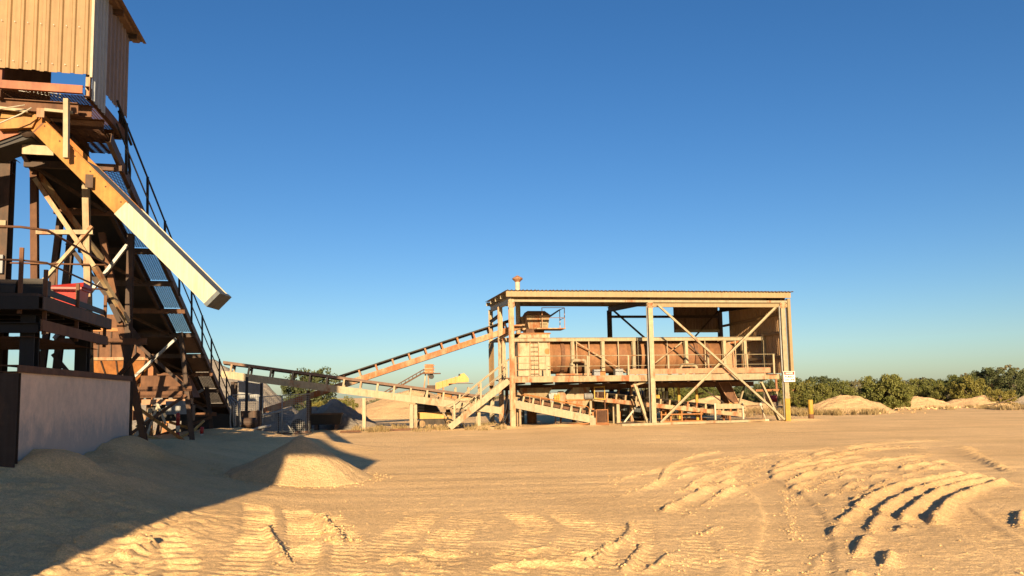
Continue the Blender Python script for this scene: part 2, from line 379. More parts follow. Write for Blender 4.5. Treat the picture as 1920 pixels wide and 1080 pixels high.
def pl_dist(x, y, pl):
    best = np.full(x.shape, 1e9); tt = np.zeros(x.shape); off = 0; sd = np.zeros(x.shape)
    for (ax, ay), (bx, by) in zip(pl[:-1], pl[1:]):
        dx, dy = bx - ax, by - ay; l = math.hypot(dx, dy)
        t = np.clip(((x - ax) * dx + (y - ay) * dy) / (l * l), 0, 1); d = np.hypot(x - ax - t * dx, y - ay - t * dy)
        c = ((x - ax) * dy - (y - ay) * dx) / l
        m = d < best; best = np.where(m, d, best); tt = np.where(m, off + t * l, tt); sd = np.where(m, c, sd); off += l
    return best, tt, sd, off
def curve(pl, n=6):                # Catmull-Rom through the crest points
    p = [V3((*q, 0))[:2] for q in pl]; p = [2 * p[0] - p[1]] + p + [2 * p[-1] - p[-2]]; out = []
    for i in range(1, len(p) - 2):
        for k in range(n):
            t = k / n; out.append(tuple(.5 * (2 * p[i] + (p[i + 1] - p[i - 1]) * t + (2 * p[i - 1] - 5 * p[i] + 4 * p[i + 1] - p[i + 2]) * t * t + (3 * p[i] - p[i - 1] - 3 * p[i + 1] + p[i + 2]) * t ** 3)))
    out.append(tuple(p[-2])); return out
def ground_h(x, y, detail=True):
    h = .035 * pn(x / 6.3, y / 5.1) + .012 * pn(x / 1.9 + 9, y / 1.6)
    far = sst(25, 60, np.hypot(x, y)); h = h * (1 - .3 * far)
    h += (.020 * pn(x / 9 + 3, y / .55) + .012 * pn(x / 5 + 1, y / .27)) * sst(10, 13, y) * (1 - sst(34, 60, y))                   # long graded streaks
    # drifted sand in the left plant
    dx = x - L.o[0]; dy = y - L.o[1]; u = dx * L.u[0] + dy * L.u[1]; v = dx * L.v[0] + dy * L.v[1]
    nz = pn(x / 1.3 + 5, y / 1.1) * .5 + pn(x / .5, y / .5) * .22
    drift = .50 * np.exp(-np.clip(u - .05, 0, 99) ** 2 / 1.9) * sst(-3.2, .4, v) * (1 - sst(4, 14, v) * .45) * (1 - sst(15, 24, v))
    drift += .28 * np.exp(-((u - .25) ** 2 / .5 + (v - .75) ** 2 / .6)) + .2 * np.exp(-((u - .2) ** 2 / .6 + (v - 4.4) ** 2 / 1.6))
    drift += .20 * (1 - sst(1.2, 4.2, u)) * sst(-4, 0, v) * (1 - sst(15, 24, v))
    h += drift * (1 + .5 * nz) + .05 * np.abs(pn(x / .33, y / .3)) * np.exp(-(np.clip(u - .2, 0, 9) / .9) ** 2) * sst(-1, 1, v) * (1 - sst(6, 9, v)) + .035 * nz * np.exp(-(np.clip(u - 1, 0, 99) / 1.5) ** 2) * sst(-6, -1, v) * (1 - sst(16, 22, v))
    h += .36 * np.exp(-((x + 6.6) ** 2 / 3.2 + (y - 23.3) ** 2 / 2.2)) + .25 * np.exp(-((x + 9.6) ** 2 / 6 + (y - 26.5) ** 2 / 4))
    # lumps along the shed front and under the conveyors
    dx = x - S.o[0]; dy = y - S.o[1]; su = dx * S.u[0] + dy * S.u[1]; sv = dx * S.v[0] + dy * S.v[1]
    h += .16 * np.exp(-((su + 1.0) ** 2 / 1.8 + (sv - .2) ** 2 / .35)) + .14 * np.exp(-((su - 2.3) ** 2 / 1.6 + (sv - .2) ** 2 / .12)) + .12 * np.exp(-((su - 15.7) ** 2 / 2 + (sv - .5) ** 2 / .3))
    h += .10 * np.abs(pn(x / 1.2, y / .8)) * np.exp(-((sv + .1) / .5) ** 2) * sst(-9, -5, su) * (1 - sst(16, 18, su))
    if not detail: return h
    near = 1 - sst(18, 30, y)
    lump = .006 * pn(x / .17, y / .15) + .006 * pn(x / .45 + 4, y / .4) + .0075 * pn(x / .085, y / .075) * (1 - sst(12, 17, y)) + .004 * pn(x / .05 + 7, y / .045) * (1 - sst(9, 11, y))
    rough = sst(-2.6, -4.2, x) * (1 - sst(9.5, 11, y))
    lump += rough * (.08 * np.abs(pn(x / .42, y / .33)) + .05 * np.abs(pn(x / .19 + 3, y / .16)))
    cr = np.clip(pn(x / .7 + 2, y / .28) * 3 - .25, 0, 1) * sst(6, 8, y) * (1 - sst(10, 15, y)); cp = (pn(x / 1.5, y / .5) * 4 + y / .16 + .6 * x) % 1.0
    lump += .009 * cr * np.where(cp < .25, cp / .25, (1 - cp) / .75) * sst(-2.8, -1.2, x)
    h += lump * near
    sm = np.zeros(x.shape)
    for pl, w in SMOOTH:
        d, *_ = pl_dist(x, y, curve(pl)); sm = np.maximum(sm, 1 - sst(w * .75, w, d))
    add = np.zeros(x.shape)
    for hh, w, pl in RIDGES:
        pc = curve(pl); xs = [p[0] for p in pc]; ys = [p[1] for p in pc]; w = w / 100 * .75; g = .9
        m = (x > min(xs) - g) & (x < max(xs) + g) & (y > min(ys) - g) & (y < max(ys) + g)
        if not m.any(): continue
        mx = x[m]; my = y[m]; wob = .04 * pn(mx / .35, my / .35) + .03 * pn(mx / .11, my / .09)
        d, t, sd, ln = pl_dist(mx + wob, my + wob * .6, pc)
        amp = hh / 100 * (1.0 if hh >= 9 else 1.15) * (.95 + .2 * pn(mx / .9 + hh, my / .9) + .15 * pn(mx / .25, my / .25)) * min(1, .6 + .3 * np.hypot(pl[0][0] - pl[-1][0], pl[0][1] - pl[-1][1])) * np.clip(np.minimum(t, ln - t) / .25 + .15, 0, 1)
        if len(pl) == 9: amp = amp * np.clip((.85 if hh >= 8 else .55) + (.8 if hh >= 8 else 1.5) * pn(t / .9 + hh * 3.7 + pl[0][0] * 5, t * 0 + pl[0][1] * 7), .05, 1.25)
        q = np.where(sd > 0, d / (w * .85), d / (w * .36))       # long slope towards the sun, short one behind
        add[m] = np.maximum(add[m], amp * np.exp(-q ** 1.6)) - .14 * amp * np.exp(-((sd + w * 1.7) / (w * 1.1)) ** 2) * (d < 3 * w)
    # fine striations between the ruts, concentric with the turn
    rr_ = np.hypot(x - 19.75, y - 2.5); an = np.arctan2(y - 2.5, x - 19.75)
    ms = sst(15.2, 15.8, rr_) * (1 - sst(20.5, 22.5, rr_)) * sst(2.0, 2.2, an) * (1 - sst(2.6, 2.8, an)) * np.clip(.5 + 1.6 * pn(x / 1.3 + 8, y / 1.3), 0, 1)
    pq = ((rr_ + .05 * pn(x / 1.1, y / 1.1)) / .115) % 1.0
    add += .014 * ms * np.where(pq < .4, pq / .4, (1 - pq) / .6)
    h += add * (1 - .75 * sm) - .025 * sm
    for pl, w, pitch, amp in TREADS:
        pc = curve(pl); xs = [p[0] for p in pc]; ys = [p[1] for p in pc]
        m = (x > min(xs) - 1.2) & (x < max(xs) + 1.2) & (y > min(ys) - 1.2) & (y < max(ys) + 1.2)
        if not m.any(): continue
        mx = x[m]; my = y[m]; big = pitch > .5
        d, t, sd, ln = pl_dist(mx, my, pc)
        t = t + (0 if big else .035 * pn(mx / .6, my / .4) + .022 * pn(mx / .15, my / .12)) + .35 * sd
        if not big: t = t + np.where(sd > 0, .5 * pitch, 0)
        ph = (t / pitch) % 1.0; saw = np.where(ph < .24, ph / .24, (1 - ph) / .76)
        mask = (1 - sst(w * .85, w * 1.05, d)) * (1 if big else sst(.03, .09, d)) * np.clip(np.minimum(t, ln - t) / .4, 0, 1)
        brk = np.clip(.7 + 1.1 * pn(mx / .6 + amp * 99, my / .45), .1, 1.2)
        h[m] += mask * (.85 * amp * (saw - .45) * brk - .012)
    return h
def axis_grid(a, b, step, lo, hi, gl, gh):
    mid = list(np.arange(a, b, step)); x = mid[-1]; s = step; up = []
    while x < hi: s *= gh; x += s; up.append(x)
    x = a; s = step; dn = []
    while x > lo: s *= gl; x -= s; dn.append(x)
    return np.array(dn[::-1] + mid + up)
gx = axis_grid(-6.0, 8.6, .030, -900, 900, 1.07, 1.07); gy = axis_grid(6.35, 10.8, .020, -120, 1800, 1.3, 1.0105)
GX, GY = np.meshgrid(gx, gy); GZ = ground_h(GX.ravel(), GY.ravel()).reshape(GX.shape)
def grid_mesh(name, X, Y, Z, mat):
    ny, nx = X.shape; co = np.stack([X, Y, Z], -1).reshape(-1, 3).astype(np.float32)
    i = np.arange(nx * ny).reshape(ny, nx); q = np.stack([i[:-1, :-1], i[:-1, 1:], i[1:, 1:], i[1:, :-1]], -1).reshape(-1, 4)
    me = bpy.data.meshes.new(name); me.vertices.add(len(co)); me.vertices.foreach_set("co", co.ravel())
    me.loops.add(q.size); me.loops.foreach_set("vertex_index", q.ravel().astype(np.int32))
    me.polygons.add(len(q)); me.polygons.foreach_set("loop_start", np.arange(0, q.size, 4, dtype=np.int32))
    me.polygons.foreach_set("use_smooth", np.ones(len(q), bool)); me.update(calc_edges=True); me.materials.append(MATS[mat]); return me
struct("ground", grid_mesh("ground", GX, GY, GZ, "sand"))
def gh(x, y): return float(ground_h(np.array([float(x)]), np.array([float(y)]), False)[0])

def heap(name, cx, cy, rx, ry, h, mat, label, cat, n=60, m=90, rough=.1, ridge=.0, yaw=0, seed=1, peak=.10, group=None):
    # a heap at its angle of repose with a slumped, lumpy surface; its rim runs under the ground
    fr = Frame(cx, cy, yaw); r = np.linspace(0, 1.12, n)[:, None]; a = np.linspace(0, 2 * np.pi, m, endpoint=False)[None, :]
    wob = 1 + .16 * pn(np.cos(a) * 1.5 + seed * 7, np.sin(a) * 1.5 + seed) + .05 * pn(np.cos(a) * 6 + seed, np.sin(a) * 6)
    X = r * np.cos(a) * rx * wob; Y = r * np.sin(a) * ry * wob
    X = X + ridge * rx * np.sign(np.cos(a)) * (1 - r) * np.abs(np.cos(a)) * 0
    prof = np.clip((1 - np.sqrt(r * r + peak * peak)) / (1 - peak), -.1, 1) * np.ones_like(a)
    foot = np.clip(1.1 - r, 0, 1) ** 2 * .12
    Z = h * (prof + foot) * (1 + rough * 1.2 * pn(X / (rx * .35) + seed, Y / (ry * .35))) + h * rough * .35 * pn(X / (rx * .09) + seed, Y / (ry * .09)) * np.clip(prof * 6, 0, 1)
    wx = fr.o[0] + X * fr.u[0] + Y * fr.v[0]; wy = fr.o[1] + X * fr.u[1] + Y * fr.v[1]
    base = ground_h(wx.ravel(), wy.ravel(), False).reshape(wx.shape)
    Z = Z + base * np.clip(r * 1.2, 0, 1) - .22 * h * sst(.97, 1.12, r)
    vs = np.stack([X, Y, Z], -1).reshape(-1, 3); fs = []
    for i in range(n - 1):
        for j in range(m):
            fs.append((i * m + j, (i + 1) * m + j, (i + 1) * m + (j + 1) % m, i * m + (j + 1) % m))
    me = mesh_of(name, vs, fs, mat, True); o = bpy.data.objects.new(name, me); COL.objects.link(o)
    o.location = (cx, cy, 0); o.rotation_euler = (0, 0, fr.a); return tag(o, label, cat, group)
heap("sand_pile", -4.38, 15.25, 1.50, 1.35, .80, "gravel_sand", "small conical pile of coarse sand half in shadow on the yard", "sand pile", 90, 160, .05, seed=3, peak=.03)
heap("gravel_stockpile", -18.3, 46.0, 6.2, 4.5, 3.5, "gravel_grey", "tall grey gravel stockpile behind the left end of the low belt conveyor", "stockpile", seed=5, rough=.22, peak=.3)
heap("soil_heap", -10.6, 42.6, 3.0, 2.2, 1.3, "grey_soil", "dark soil heap in shade under the crossing of the two conveyors", "soil heap", seed=6, rough=.4, peak=.35)
heap("sand_stockpile", -8.3, 62, 7.6, 6, 1.95, "rubble", "broad sunlit sand stockpile seen between the two conveyors", "stockpile", seed=7)
heap("sand_stockpile", 1.0, 70, 6.5, 6, 1.7, "rubble", "farther low sand stockpile seen behind the stairs and the shed's left column", "stockpile", seed=11)
heap("rubble_mound", 22.9, 51.2, 3.9, 2.4, 1.05, "rubble", "pale rubble mound left of the big round bush on the right", "mound", seed=8, rough=.3, peak=.5)
heap("rubble_mound", 33.4, 61, 3.4, 1.8, .8, "rubble", "small pale rubble mound just right of the big round bush", "mound", seed=9, rough=.3, peak=.5)
heap("rubble_mound", 39.5, 63, 4.4, 2.4, .75, "rubble", "low rubble mound with a branch on it at the far right", "mound", seed=10, rough=.35, peak=.6)
heap("rubble_mound", 46.5, 66, 4.2, 2.4, .8, "grey_soil", "rightmost low grey mound among the far scrub", "mound", seed=12, rough=.35, peak=.6)
heap("rubble_mound", 17.0, 62, 6.5, 2.4, 1.05, "rubble", "long low earth bank seen under the shed deck", "mound", seed=14, rough=.3)
heap("rubble_heap", -12.6, 38.6, 1.5, 1.1, .75, "gravel_grey", "grey rubble heap in shade behind the mesh fence", "rubble heap", 30, 50, .5, seed=21, peak=.4)
heap("rubble_heap", -9.2, 39.6, 1.3, .9, .62, "gravel_grey", "small grey rubble heap at the right foot of the dark soil heap", "rubble heap", 30, 50, .5, seed=22, peak=.4)
heap("rubble_heap", -15.0, 36.2, 1.4, 1.0, .7, "gravel_grey", "grey rubble heap beside the gallery foot machinery", "rubble heap", 30, 50, .5, seed=23, peak=.4)

# ------------------------------------------------------------------ shared fittings
def railing(T, pts, h=1.05, posts=None, mat="cream_paint", r=.024, post_r=.028, mids=1, ends=True):
    # top rail and mid rail tubes through pts (floor points), posts at pts
    pts = [V3(p) for p in pts]; up = V3((0, 0, 1))
    part(T, "handrail", MB().tube([p + up * h for p in pts], r, 8), mat, True)
    for k in range(mids):
        part(T, "midrail", MB().tube([p + up * h * (k + 1) / (mids + 1) for p in pts], r * .8, 6), mat, True)
    for p in (posts if posts is not None else pts):
        p = V3(p); part(T, "post", MB().beam(p, p + up * (h - r * .5), post_r * 2, post_r * 1.4, (0, 1, 0)), mat)
def rz(v): return 6.83 + (v + .3) * .054       # roof height over the depth of the shed

# ------------------------------------------------------------------ dryer shed
T = thing("dryer_shed", "long open steel shed with flat tan roof standing over the rotary dryer", "shed", S, (7.3, 3.7, 0))
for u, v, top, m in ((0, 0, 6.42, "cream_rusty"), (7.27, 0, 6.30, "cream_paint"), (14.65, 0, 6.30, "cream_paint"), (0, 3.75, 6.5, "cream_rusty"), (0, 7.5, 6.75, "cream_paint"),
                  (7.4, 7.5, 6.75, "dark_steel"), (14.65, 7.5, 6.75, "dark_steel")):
    mb = MB(); mb.ibeam((u, v, -.1), (u, v, top), .24, .26, .016, (0, 1, 0)); mb.box(u - .2, u + .2, v - .2, v + .2, -.05, .03)
    c = part(T, "column", mb, m)
    if (u, v) == (14.65, 0):
        mb = MB().box(u - .135, u + .135, v - .142, v + .142, 0, 1.2); part(c, "painted_guard", mb, "safety_yellow", label="yellow painted foot of the column")
    if v == 0 and u > 1:
        part(c, "downpipe", MB().tube([(u - .2, v - .1, .1), (u - .2, v - .1, 6.1)], .035, 8), "galvanised", True)
for u in (0, 7.27, 14.65):
    g = part(T, "gusset_plate", MB().prism([(u - .17, -.135, 6.0), (u + .17, -.135, 6.0), (u + .17, -.135, 6.26), (u - .17, -.135, 6.26)], (0, -1, 0), .012), "cream_rusty")
    for du in (-.12, .12):
        for z in (6.05, 6.2): part(g, "bolt", MB().lathe((u + du, -.147, z), (0, -1, 0), [(0, .022), (.02, .022)], 6), "rust_brown")
# roof sheets, one by one
nsh = 20; wsh = 15.5 / nsh; sl = math.hypot(8.1, 8.1 * .054)
for i in range(nsh):
    jit = random.Random(i).uniform(-.015, .015)
    mb = MB().sheet((-.3 + i * wsh, -.32 + jit, rz(-.32) + .012 + .003 * (i % 2)), (1, 0, 0), (0, 1, .054), (0, -.054, 1), wsh + .05, sl, .19, .035)
    part(T, "roof_sheet", mb, "cladding_tan")
for k, v in enumerate((-.14, 1.85, 3.75, 5.65, 7.45)):
    z = rz(v) - .155
    part(T, "purlin", MB().chan((-.27, v, z), (15.1, v, z), .08, .29 if k == 0 else .22, .01, side=1), "fascia_tan" if k == 0 else "cream_paint")
part(T, "eave_beam", MB().beam((.05, -.02, 6.35), (15.05, -.02, 6.35), .1, .11), "cream_paint")
part(T, "header_beam", MB().ibeam((7.42, -.06, 6.15), (14.95, -.06, 6.15), .14, .22), "fascia_tan")
for u in (0, 7.33, 14.65):
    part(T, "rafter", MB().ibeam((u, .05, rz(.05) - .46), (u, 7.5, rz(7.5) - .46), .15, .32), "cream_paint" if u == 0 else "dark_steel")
for a, b, v in (((7.62, 6.15), (14.36, .12), -.22), ((14.24, 6.05), (7.62, .12), -.15)):
    part(T, "brace", MB().angle((a[0], v, a[1]), (b[0], v, b[1]), .10, .014), "cream_paint")
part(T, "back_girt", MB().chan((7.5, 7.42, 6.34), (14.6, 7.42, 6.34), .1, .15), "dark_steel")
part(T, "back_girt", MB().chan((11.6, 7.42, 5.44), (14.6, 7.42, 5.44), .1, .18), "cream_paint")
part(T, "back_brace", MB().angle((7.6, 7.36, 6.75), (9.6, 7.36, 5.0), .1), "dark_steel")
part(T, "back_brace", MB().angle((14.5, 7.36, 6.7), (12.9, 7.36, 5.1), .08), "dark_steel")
part(T, "tie_beam", MB().chan((.1, 7.4, 4.85), (14.5, 7.4, 4.85), .1, .14), "cream_paint")
# end wall on the right, sheet by sheet, with its girts
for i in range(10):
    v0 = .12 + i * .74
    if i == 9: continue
    part(T, "wall_sheet", MB().sheet((14.93, v0, 2.55 + .02 * (i % 3)), (0, 1, 0), (0, 0, 1), (-1, 0, 0), .76, rz(v0) - 2.62, .19, .028, rw=.05), "endwall_lit_tan")
for z in (3.45, 4.75, 5.75):
    part(T, "wall_girt", MB().chan((14.83, .1, z), (14.83, 7.4, z), .09, .14, side=-1), "cladding_tan")
part(T, "corner_flashing", MB().box(14.94, 15.1, -.12, .1, 2.5, 6.5), "fascia_tan")
for i in range(4):
    part(T, "wall_sheet", MB().sheet((11.6 + i * .74, 7.58, 5.36), (1, 0, 0), (0, 0, 1), (0, -1, 0), .76, rz(7.5) - .15 - 5.36, .19, .032), "cladding_brown")
for i in range(3):
    part(T, "wall_sheet", MB().sheet((-.14, 5.35 + i * .70, 2.2), (0, 1, 0), (0, 0, 1), (-1, 0, 0), .72, 2.5, .19, .03), "cladding_tan")
part(T, "end_girt", MB().chan((-.06, 3.8, 6.0), (-.06, 7.5, 6.0), .08, .2), "dark_steel")
part(T, "end_girt", MB().chan((-.06, .1, 4.75), (-.06, 7.5, 4.75), .08, .16), "cream_rusty")

# ------------------------------------------------------------------ raised deck with stairs
T = thing("dryer_platform", "raised steel deck with cream rails and a stair at its left end", "platform", S, (6.9, 2, 0))
part(T, "deck_plate", MB().box(.1, 14.3, .2, 6.4, 2.46, 2.52), "rust_brown")
part(T, "edge_beam", MB().chan((.14, .2, 2.40), (6.1, .2, 2.40), .1, .30, .014), "cream_rusty")
part(T, "edge_beam", MB().chan((6.1, .2, 2.39), (13.65, .2, 2.39), .1, .32, .014), "cream_paint")
part(T, "edge_beam", MB().chan((13.66, .28, 2.38), (14.5, .28, 2.38), .1, .26, .014), "cream_rusty")
part(T, "kick_plate", MB().box(6.15, 13.9, .12, .15, 2.585, 2.86), "pink_primer")
for i, u in enumerate(np.linspace(.7, 13.7, 10)):
    part(T, "joist", MB().ibeam((u, .3, 2.31), (u, 6.3, 2.31), .12, .28), "rust_brown")
part(T, "bearer", MB().ibeam((.2, 2.6, 2.03), (14.2, 2.6, 2.03), .14, .26), "rust_brown")
part(T, "bearer", MB().ibeam((.2, 5.6, 2.03), (14.2, 5.6, 2.03), .14, .26), "rust_brown")
for u, v in ((.6, 2.6), (7.0, 2.6), (.6, 5.6), (4.5, 5.6), (10.2, 5.6), (14.0, 5.6)):
    part(T, "leg", MB().ibeam((u, v, -.1), (u, v, 1.9), .16, .18, .012, (0, 1, 0)), "cream_rusty" if v < 3 else "rust_brown")
for p, q in (((6.45, .45, 2.1), (7.12, .45, 0)), ((6.62, .75, 2.1), (7.25, .75, 0)), ((13.5, .45, 2.1), (14.48, .45, 0)), ((13.66, .75, 2.1), (14.6, .75, 0))):
    part(T, "raking_leg", MB().chan(p, q, .09, .17, .012, (0, 1, 0)), "cream_paint")
part(T, "gusset_arm", MB().beam((6.3, .5, 1.98), (7.15, .5, 2.22), .1, .1), "cream_rusty")
railing(T, [(1.83, .3, 2.52), (14.3, .3, 2.52)], 1.05, [(u, .3, 2.52) for u in (1.83, 3.97, 6.13, 8.3, 10.5, 12.68, 14.2)], "cream_paint", .022, .045)
railing(T, [(.2, .35, 2.52), (1.83, .3, 2.52)], 1.05, [(.25, .35, 2.52)], "cream_rusty", .02, .03, 2)
# stairs
sa, sb = V3((-3.12, 0, .10)), V3((-.15, 0, 2.36))
for v in (.15, .95):
    part(T, "stringer", MB().chan((sa[0], v, sa[2]), (sb[0], v, sb[2]), .07, .30, .012, side=1 if v < .5 else -1), "cream_paint")
    dirv = unit(sb - sa); pp = [sa + dirv * .3, sa + dirv * 1.95, sa + dirv * 3.6]
    hr = [p + V3((0, v, 1.02)) for p in pp]; lo = [V3((-3.32, v, .98)), V3((-3.40, v, .80)), V3((-3.28, v, .62)), V3((-3.05, v, .66))]
    part(T, "stair_rail", MB().tube([lo[3], lo[2], lo[1], lo[0] + V3((.02, 0, .14)), hr[0], hr[1], hr[2], (.15, v + .15, 3.57)], .024, 8), "cream_paint", True)
    part(T, "stair_midrail", MB().tube([p + V3((0, v, .55)) for p in pp], .02, 6), "cream_paint", True)
    for p in pp[:2] + [pp[2]]:
        part(T, "stair_post", MB().beam(p + V3((0, v, -.05)), p + V3((0, v, 1.0)), .09, .05, (0, 1, 0)), "cream_paint")
for i in range(11):
    p = sa + (sb - sa) * (i + .7) / 11.3
    part(T, "tread", MB().box(p[0] - .13, p[0] + .13, .19, .91, p[2] - .015, p[2] + .025), "rust_brown")
part(T, "landing", MB().box(-.3, .12, .1, 1.1, 2.44, 2.5), "rust_brown")

# ------------------------------------------------------------------ rotary dryer
T = thing("rotary_dryer", "rust brown rotary dryer drum in a cream frame with a feed box", "dryer", S, (7.5, 3.6, 2.52))
AX = (1, 0, 0); dc = (0, 3.6, 3.70)
prof = [(2.5, .80), (2.52, .95)]
for i in range(7):
    a = 2.6 + i * 1.4; prof += [(a, .95), (a + .01, .965), (a + .09, .965), (a + .10, .95)]
prof += [(12.35, .95), (12.4, .7)]
dr = part(T, "drum", MB().lathe(dc, AX, prof, 40), "drum_brown", False)
dr.data.polygons.foreach_set("use_smooth", [len(p.vertices) == 4 for p in dr.data.polygons])
for u in (3.25, 10.9, 11.55):
    part(dr, "riding_ring", MB().lathe(dc, AX, [(u - .1, .9), (u - .1, 1.06), (u + .1, 1.06), (u + .1, .9)], 40, False), "rust_brown", False)
part(T, "end_hood", MB().hexa([(12.5, 2.9, 2.6), (13.4, 2.9, 2.6), (13.4, 4.4, 2.6), (12.5, 4.4, 2.6)], [(12.5, 2.75, 4.5), (13.2, 2.9, 4.2), (13.2, 4.3, 4.2), (12.5, 4.4, 4.5)]), "pink_primer")
part(T, "top_rail", MB().ibeam((.55, 2.45, 4.57), (14.9, 2.45, 4.57), .14, .2), "cream_paint")
part(T, "top_rail", MB().ibeam((2.7, 4.95, 4.57), (14.9, 4.95, 4.57), .14, .2), "cream_rusty")
for u in (3.73, 5.42, 7.17, 10.2, 12.45, 13.68, 14.82):
    part(T, "frame_post", MB().ibeam((u, 2.45, 2.52), (u, 2.45, 4.46), .17, .17, .012, (0, 1, 0)), "cream_paint")
    part(T, "frame_post", MB().ibeam((u, 4.95, 2.52), (u, 4.95, 4.46), .14, .14, .012, (0, 1, 0)), "cream_rusty")
    part(T, "cross_tie", MB().beam((u, 2.53, 4.57), (u, 4.87, 4.57), .08, .12), "cream_rusty")
for u in (3.95, 4.64, 6.29, 7.42, 9.1, 11.3, 13.1):
    part(T, "tie_rod", MB().beam((u, 2.42, 2.52), (u, 2.42, 4.46), .045, .045), "cream_paint")
for a, b in (((3.95, 4.4), (6.95, 2.6)), ((9.95, 4.38), (8.35, 3.25)), ((10.35, 4.3), (11.9, 2.7))):
    part(T, "diagonal", MB().beam((a[0], 2.40, a[1]), (b[0], 2.40, b[1]), .06, .07), "cream_rusty" if a[0] < 10.2 else "dark_steel")
part(T, "exhaust_duct", MB().box(7.85, 8.12, 2.2, 2.38, 2.52, 4.46), "black_steel")
part(T, "left_portal", MB().ibeam((-.02, 2.5, 2.5), (-.02, 2.5, 4.5), .18, .18, .012, (0, 1, 0)), "cream_rusty")
part(T, "left_portal", MB().beam((-.1, 2.5, 4.58), (.55, 2.5, 4.58), .14, .2), "cream_rusty")
for x0, x1, z0, z1 in ((3.55, 4.35, 2.55, 3.42), (9.65, 10.6, 2.55, 3.1)):
    part(T, "pipe_bend", MB().tube([(x0, 2.05, z0), (x0, 2.05, z1 - .15), (x0 + .05, 2.05, z1 - .03), (x0 + .16, 2.05, z1), (x1 - .16, 2.05, z1), (x1 - .05, 2.05, z1 - .03), (x1, 2.05, z1 - .15), (x1, 2.05, z0)], .1, 10), "cream_paint", True)
part(T, "base_skid", MB().box(2.7, 4.7, 1.95, 2.2, 2.53, 2.72), "cream_rusty")
# feed housing
fh = part(T, "feed_housing", MB().prism([(.78, 2.62, 2.54), (2.52, 2.62, 2.54), (2.52, 2.62, 4.88), (.95, 2.62, 4.88), (.78, 2.62, 4.72)], (0, 1, 0), 2.1), "cream_paint")
part(fh, "housing_flange", MB().box(.72, 2.58, 2.56, 4.76, 4.89, 4.95), "rust_orange")
part(fh, "inspection_lid", MB().lathe((2.38, 2.62, 3.95), (0, -1, 0), [(0, .16), (.03, .16), (.035, .05)], 14), "rust_orange")
for x in (.78, 1.65, 2.5):
    part(fh, "stiffener", MB().box(x - .02, x + .02, 2.57, 2.615, 2.56, 4.6), "cream_rusty")
ld = part(T, "ladder", MB().beam((1.38, 2.46, 2.54), (1.42, 2.46, 4.75), .04, .03, (0, 1, 0)).beam((1.88, 2.46, 2.54), (1.86, 2.46, 4.75), .04, .03, (0, 1, 0)), "cream_rusty")
for i in range(9): part(ld, "rung", MB().tube([(1.4, 2.46, 2.75 + i * .24), (1.87, 2.46, 2.75 + i * .24)], .014, 6), "rust_brown")
part(T, "feed_cone", MB().hexa([(2.55, 2.9, 2.9), (2.75, 3.0, 2.9), (2.75, 4.2, 2.9), (2.55, 4.3, 2.9)], [(2.55, 2.8, 4.6), (2.75, 3.0, 4.5), (2.75, 4.2, 4.5), (2.55, 4.3, 4.6)]), "rust_orange")
fp = part(T, "feed_hopper", MB().hexa([(1.45, 2.9, 5.2), (2.5, 2.9, 5.2), (2.5, 3.9, 5.2), (1.45, 3.9, 5.2)], [(1.28, 2.75, 5.92), (2.58, 2.75, 5.92), (2.58, 4.0, 5.92), (1.28, 4.0, 5.92)]), "cream_rusty")
part(fp, "hopper_neck", MB().box(1.3, 2.3, 2.95, 3.9, 4.95, 5.19), "rust_brown")
part(fp, "dark_lid", MB().hexa([(1.26, 2.72, 5.93), (2.62, 2.72, 5.93), (2.62, 4.05, 5.93), (1.26, 4.05, 5.93)], [(1.4, 2.95, 6.18), (2.35, 2.95, 6.18), (2.35, 3.9, 6.18), (1.4, 3.9, 6.18)]), "cladding_brown")
for i in range(4): part(fp, "guard_slat", MB().box(2.02, 2.42, 2.68, 2.72, 5.26 + i * .08, 5.30 + i * .08), "cream_paint")
part(T, "catwalk", MB().box(1.72, 3.3, 2.1, 3.3, 5.12, 5.17), "cream_rusty")
for u, v in ((2.03, 2.15), (3.26, 2.15), (3.26, 3.25)):
    part(T, "catwalk_post", MB().beam((u, v, 5.17), (u, v, 6.26), .035, .035, (0, 1, 0)), "pink_primer")
for z in (6.26, 5.72):
    part(T, "catwalk_rail", MB().tube([(2.03, 2.15, z), (3.26, 2.15, z), (3.26, 3.25, z)], .018, 6), "pink_primer")
part(T, "dark_flap", MB().prism([(2.6, 2.9, 5.9), (3.2, 2.9, 6.28), (3.25, 2.9, 6.24), (2.66, 2.9, 5.84)], (0, 1, 0), .6), "dark_steel")
st = part(T, "vent_stack", MB().tube([(1.06, 4.0, 4.9), (1.06, 4.0, 7.93)], .135, 16), "white_paint", True)
part(st, "cap", MB().lathe((1.06, 4.0, 7.92), (0, 0, 1), [(0, .14), (.03, .16), (.17, .30), (.21, .30), (.38, .02)], 16), "pink_primer")

# boxes standing on the deck
for k, (u, w, h, m, lab) in enumerate(((4.75, .34, .34, "grey_paint", "small grey box on the deck under the dryer, left of the others"), (5.05, .3, .26, "rust_orange", "small orange box on the deck between grey boxes"),
                                       (5.95, .42, .36, "galvanised", "pale grey box on the deck behind the middle of the rails"), (6.62, .34, .34, "grey_paint", "bluish grey box on the deck left of the kick plate"))):
    mb = MB().box(u - w / 2, u + w / 2, 1.3, 1.65, 2.525, 2.525 + h).box(u - w / 2 - .015, u + w / 2 + .015, 1.285, 1.665, 2.525 + h, 2.525 + h + .03).box(u - .04, u + .04, 1.27, 1.3, 2.525 + h * .6, 2.525 + h * .75)
    solo("equipment_box", mb, m, lab, "box", S, (u, 1.5, 2.525), "boxes on the dryer deck")

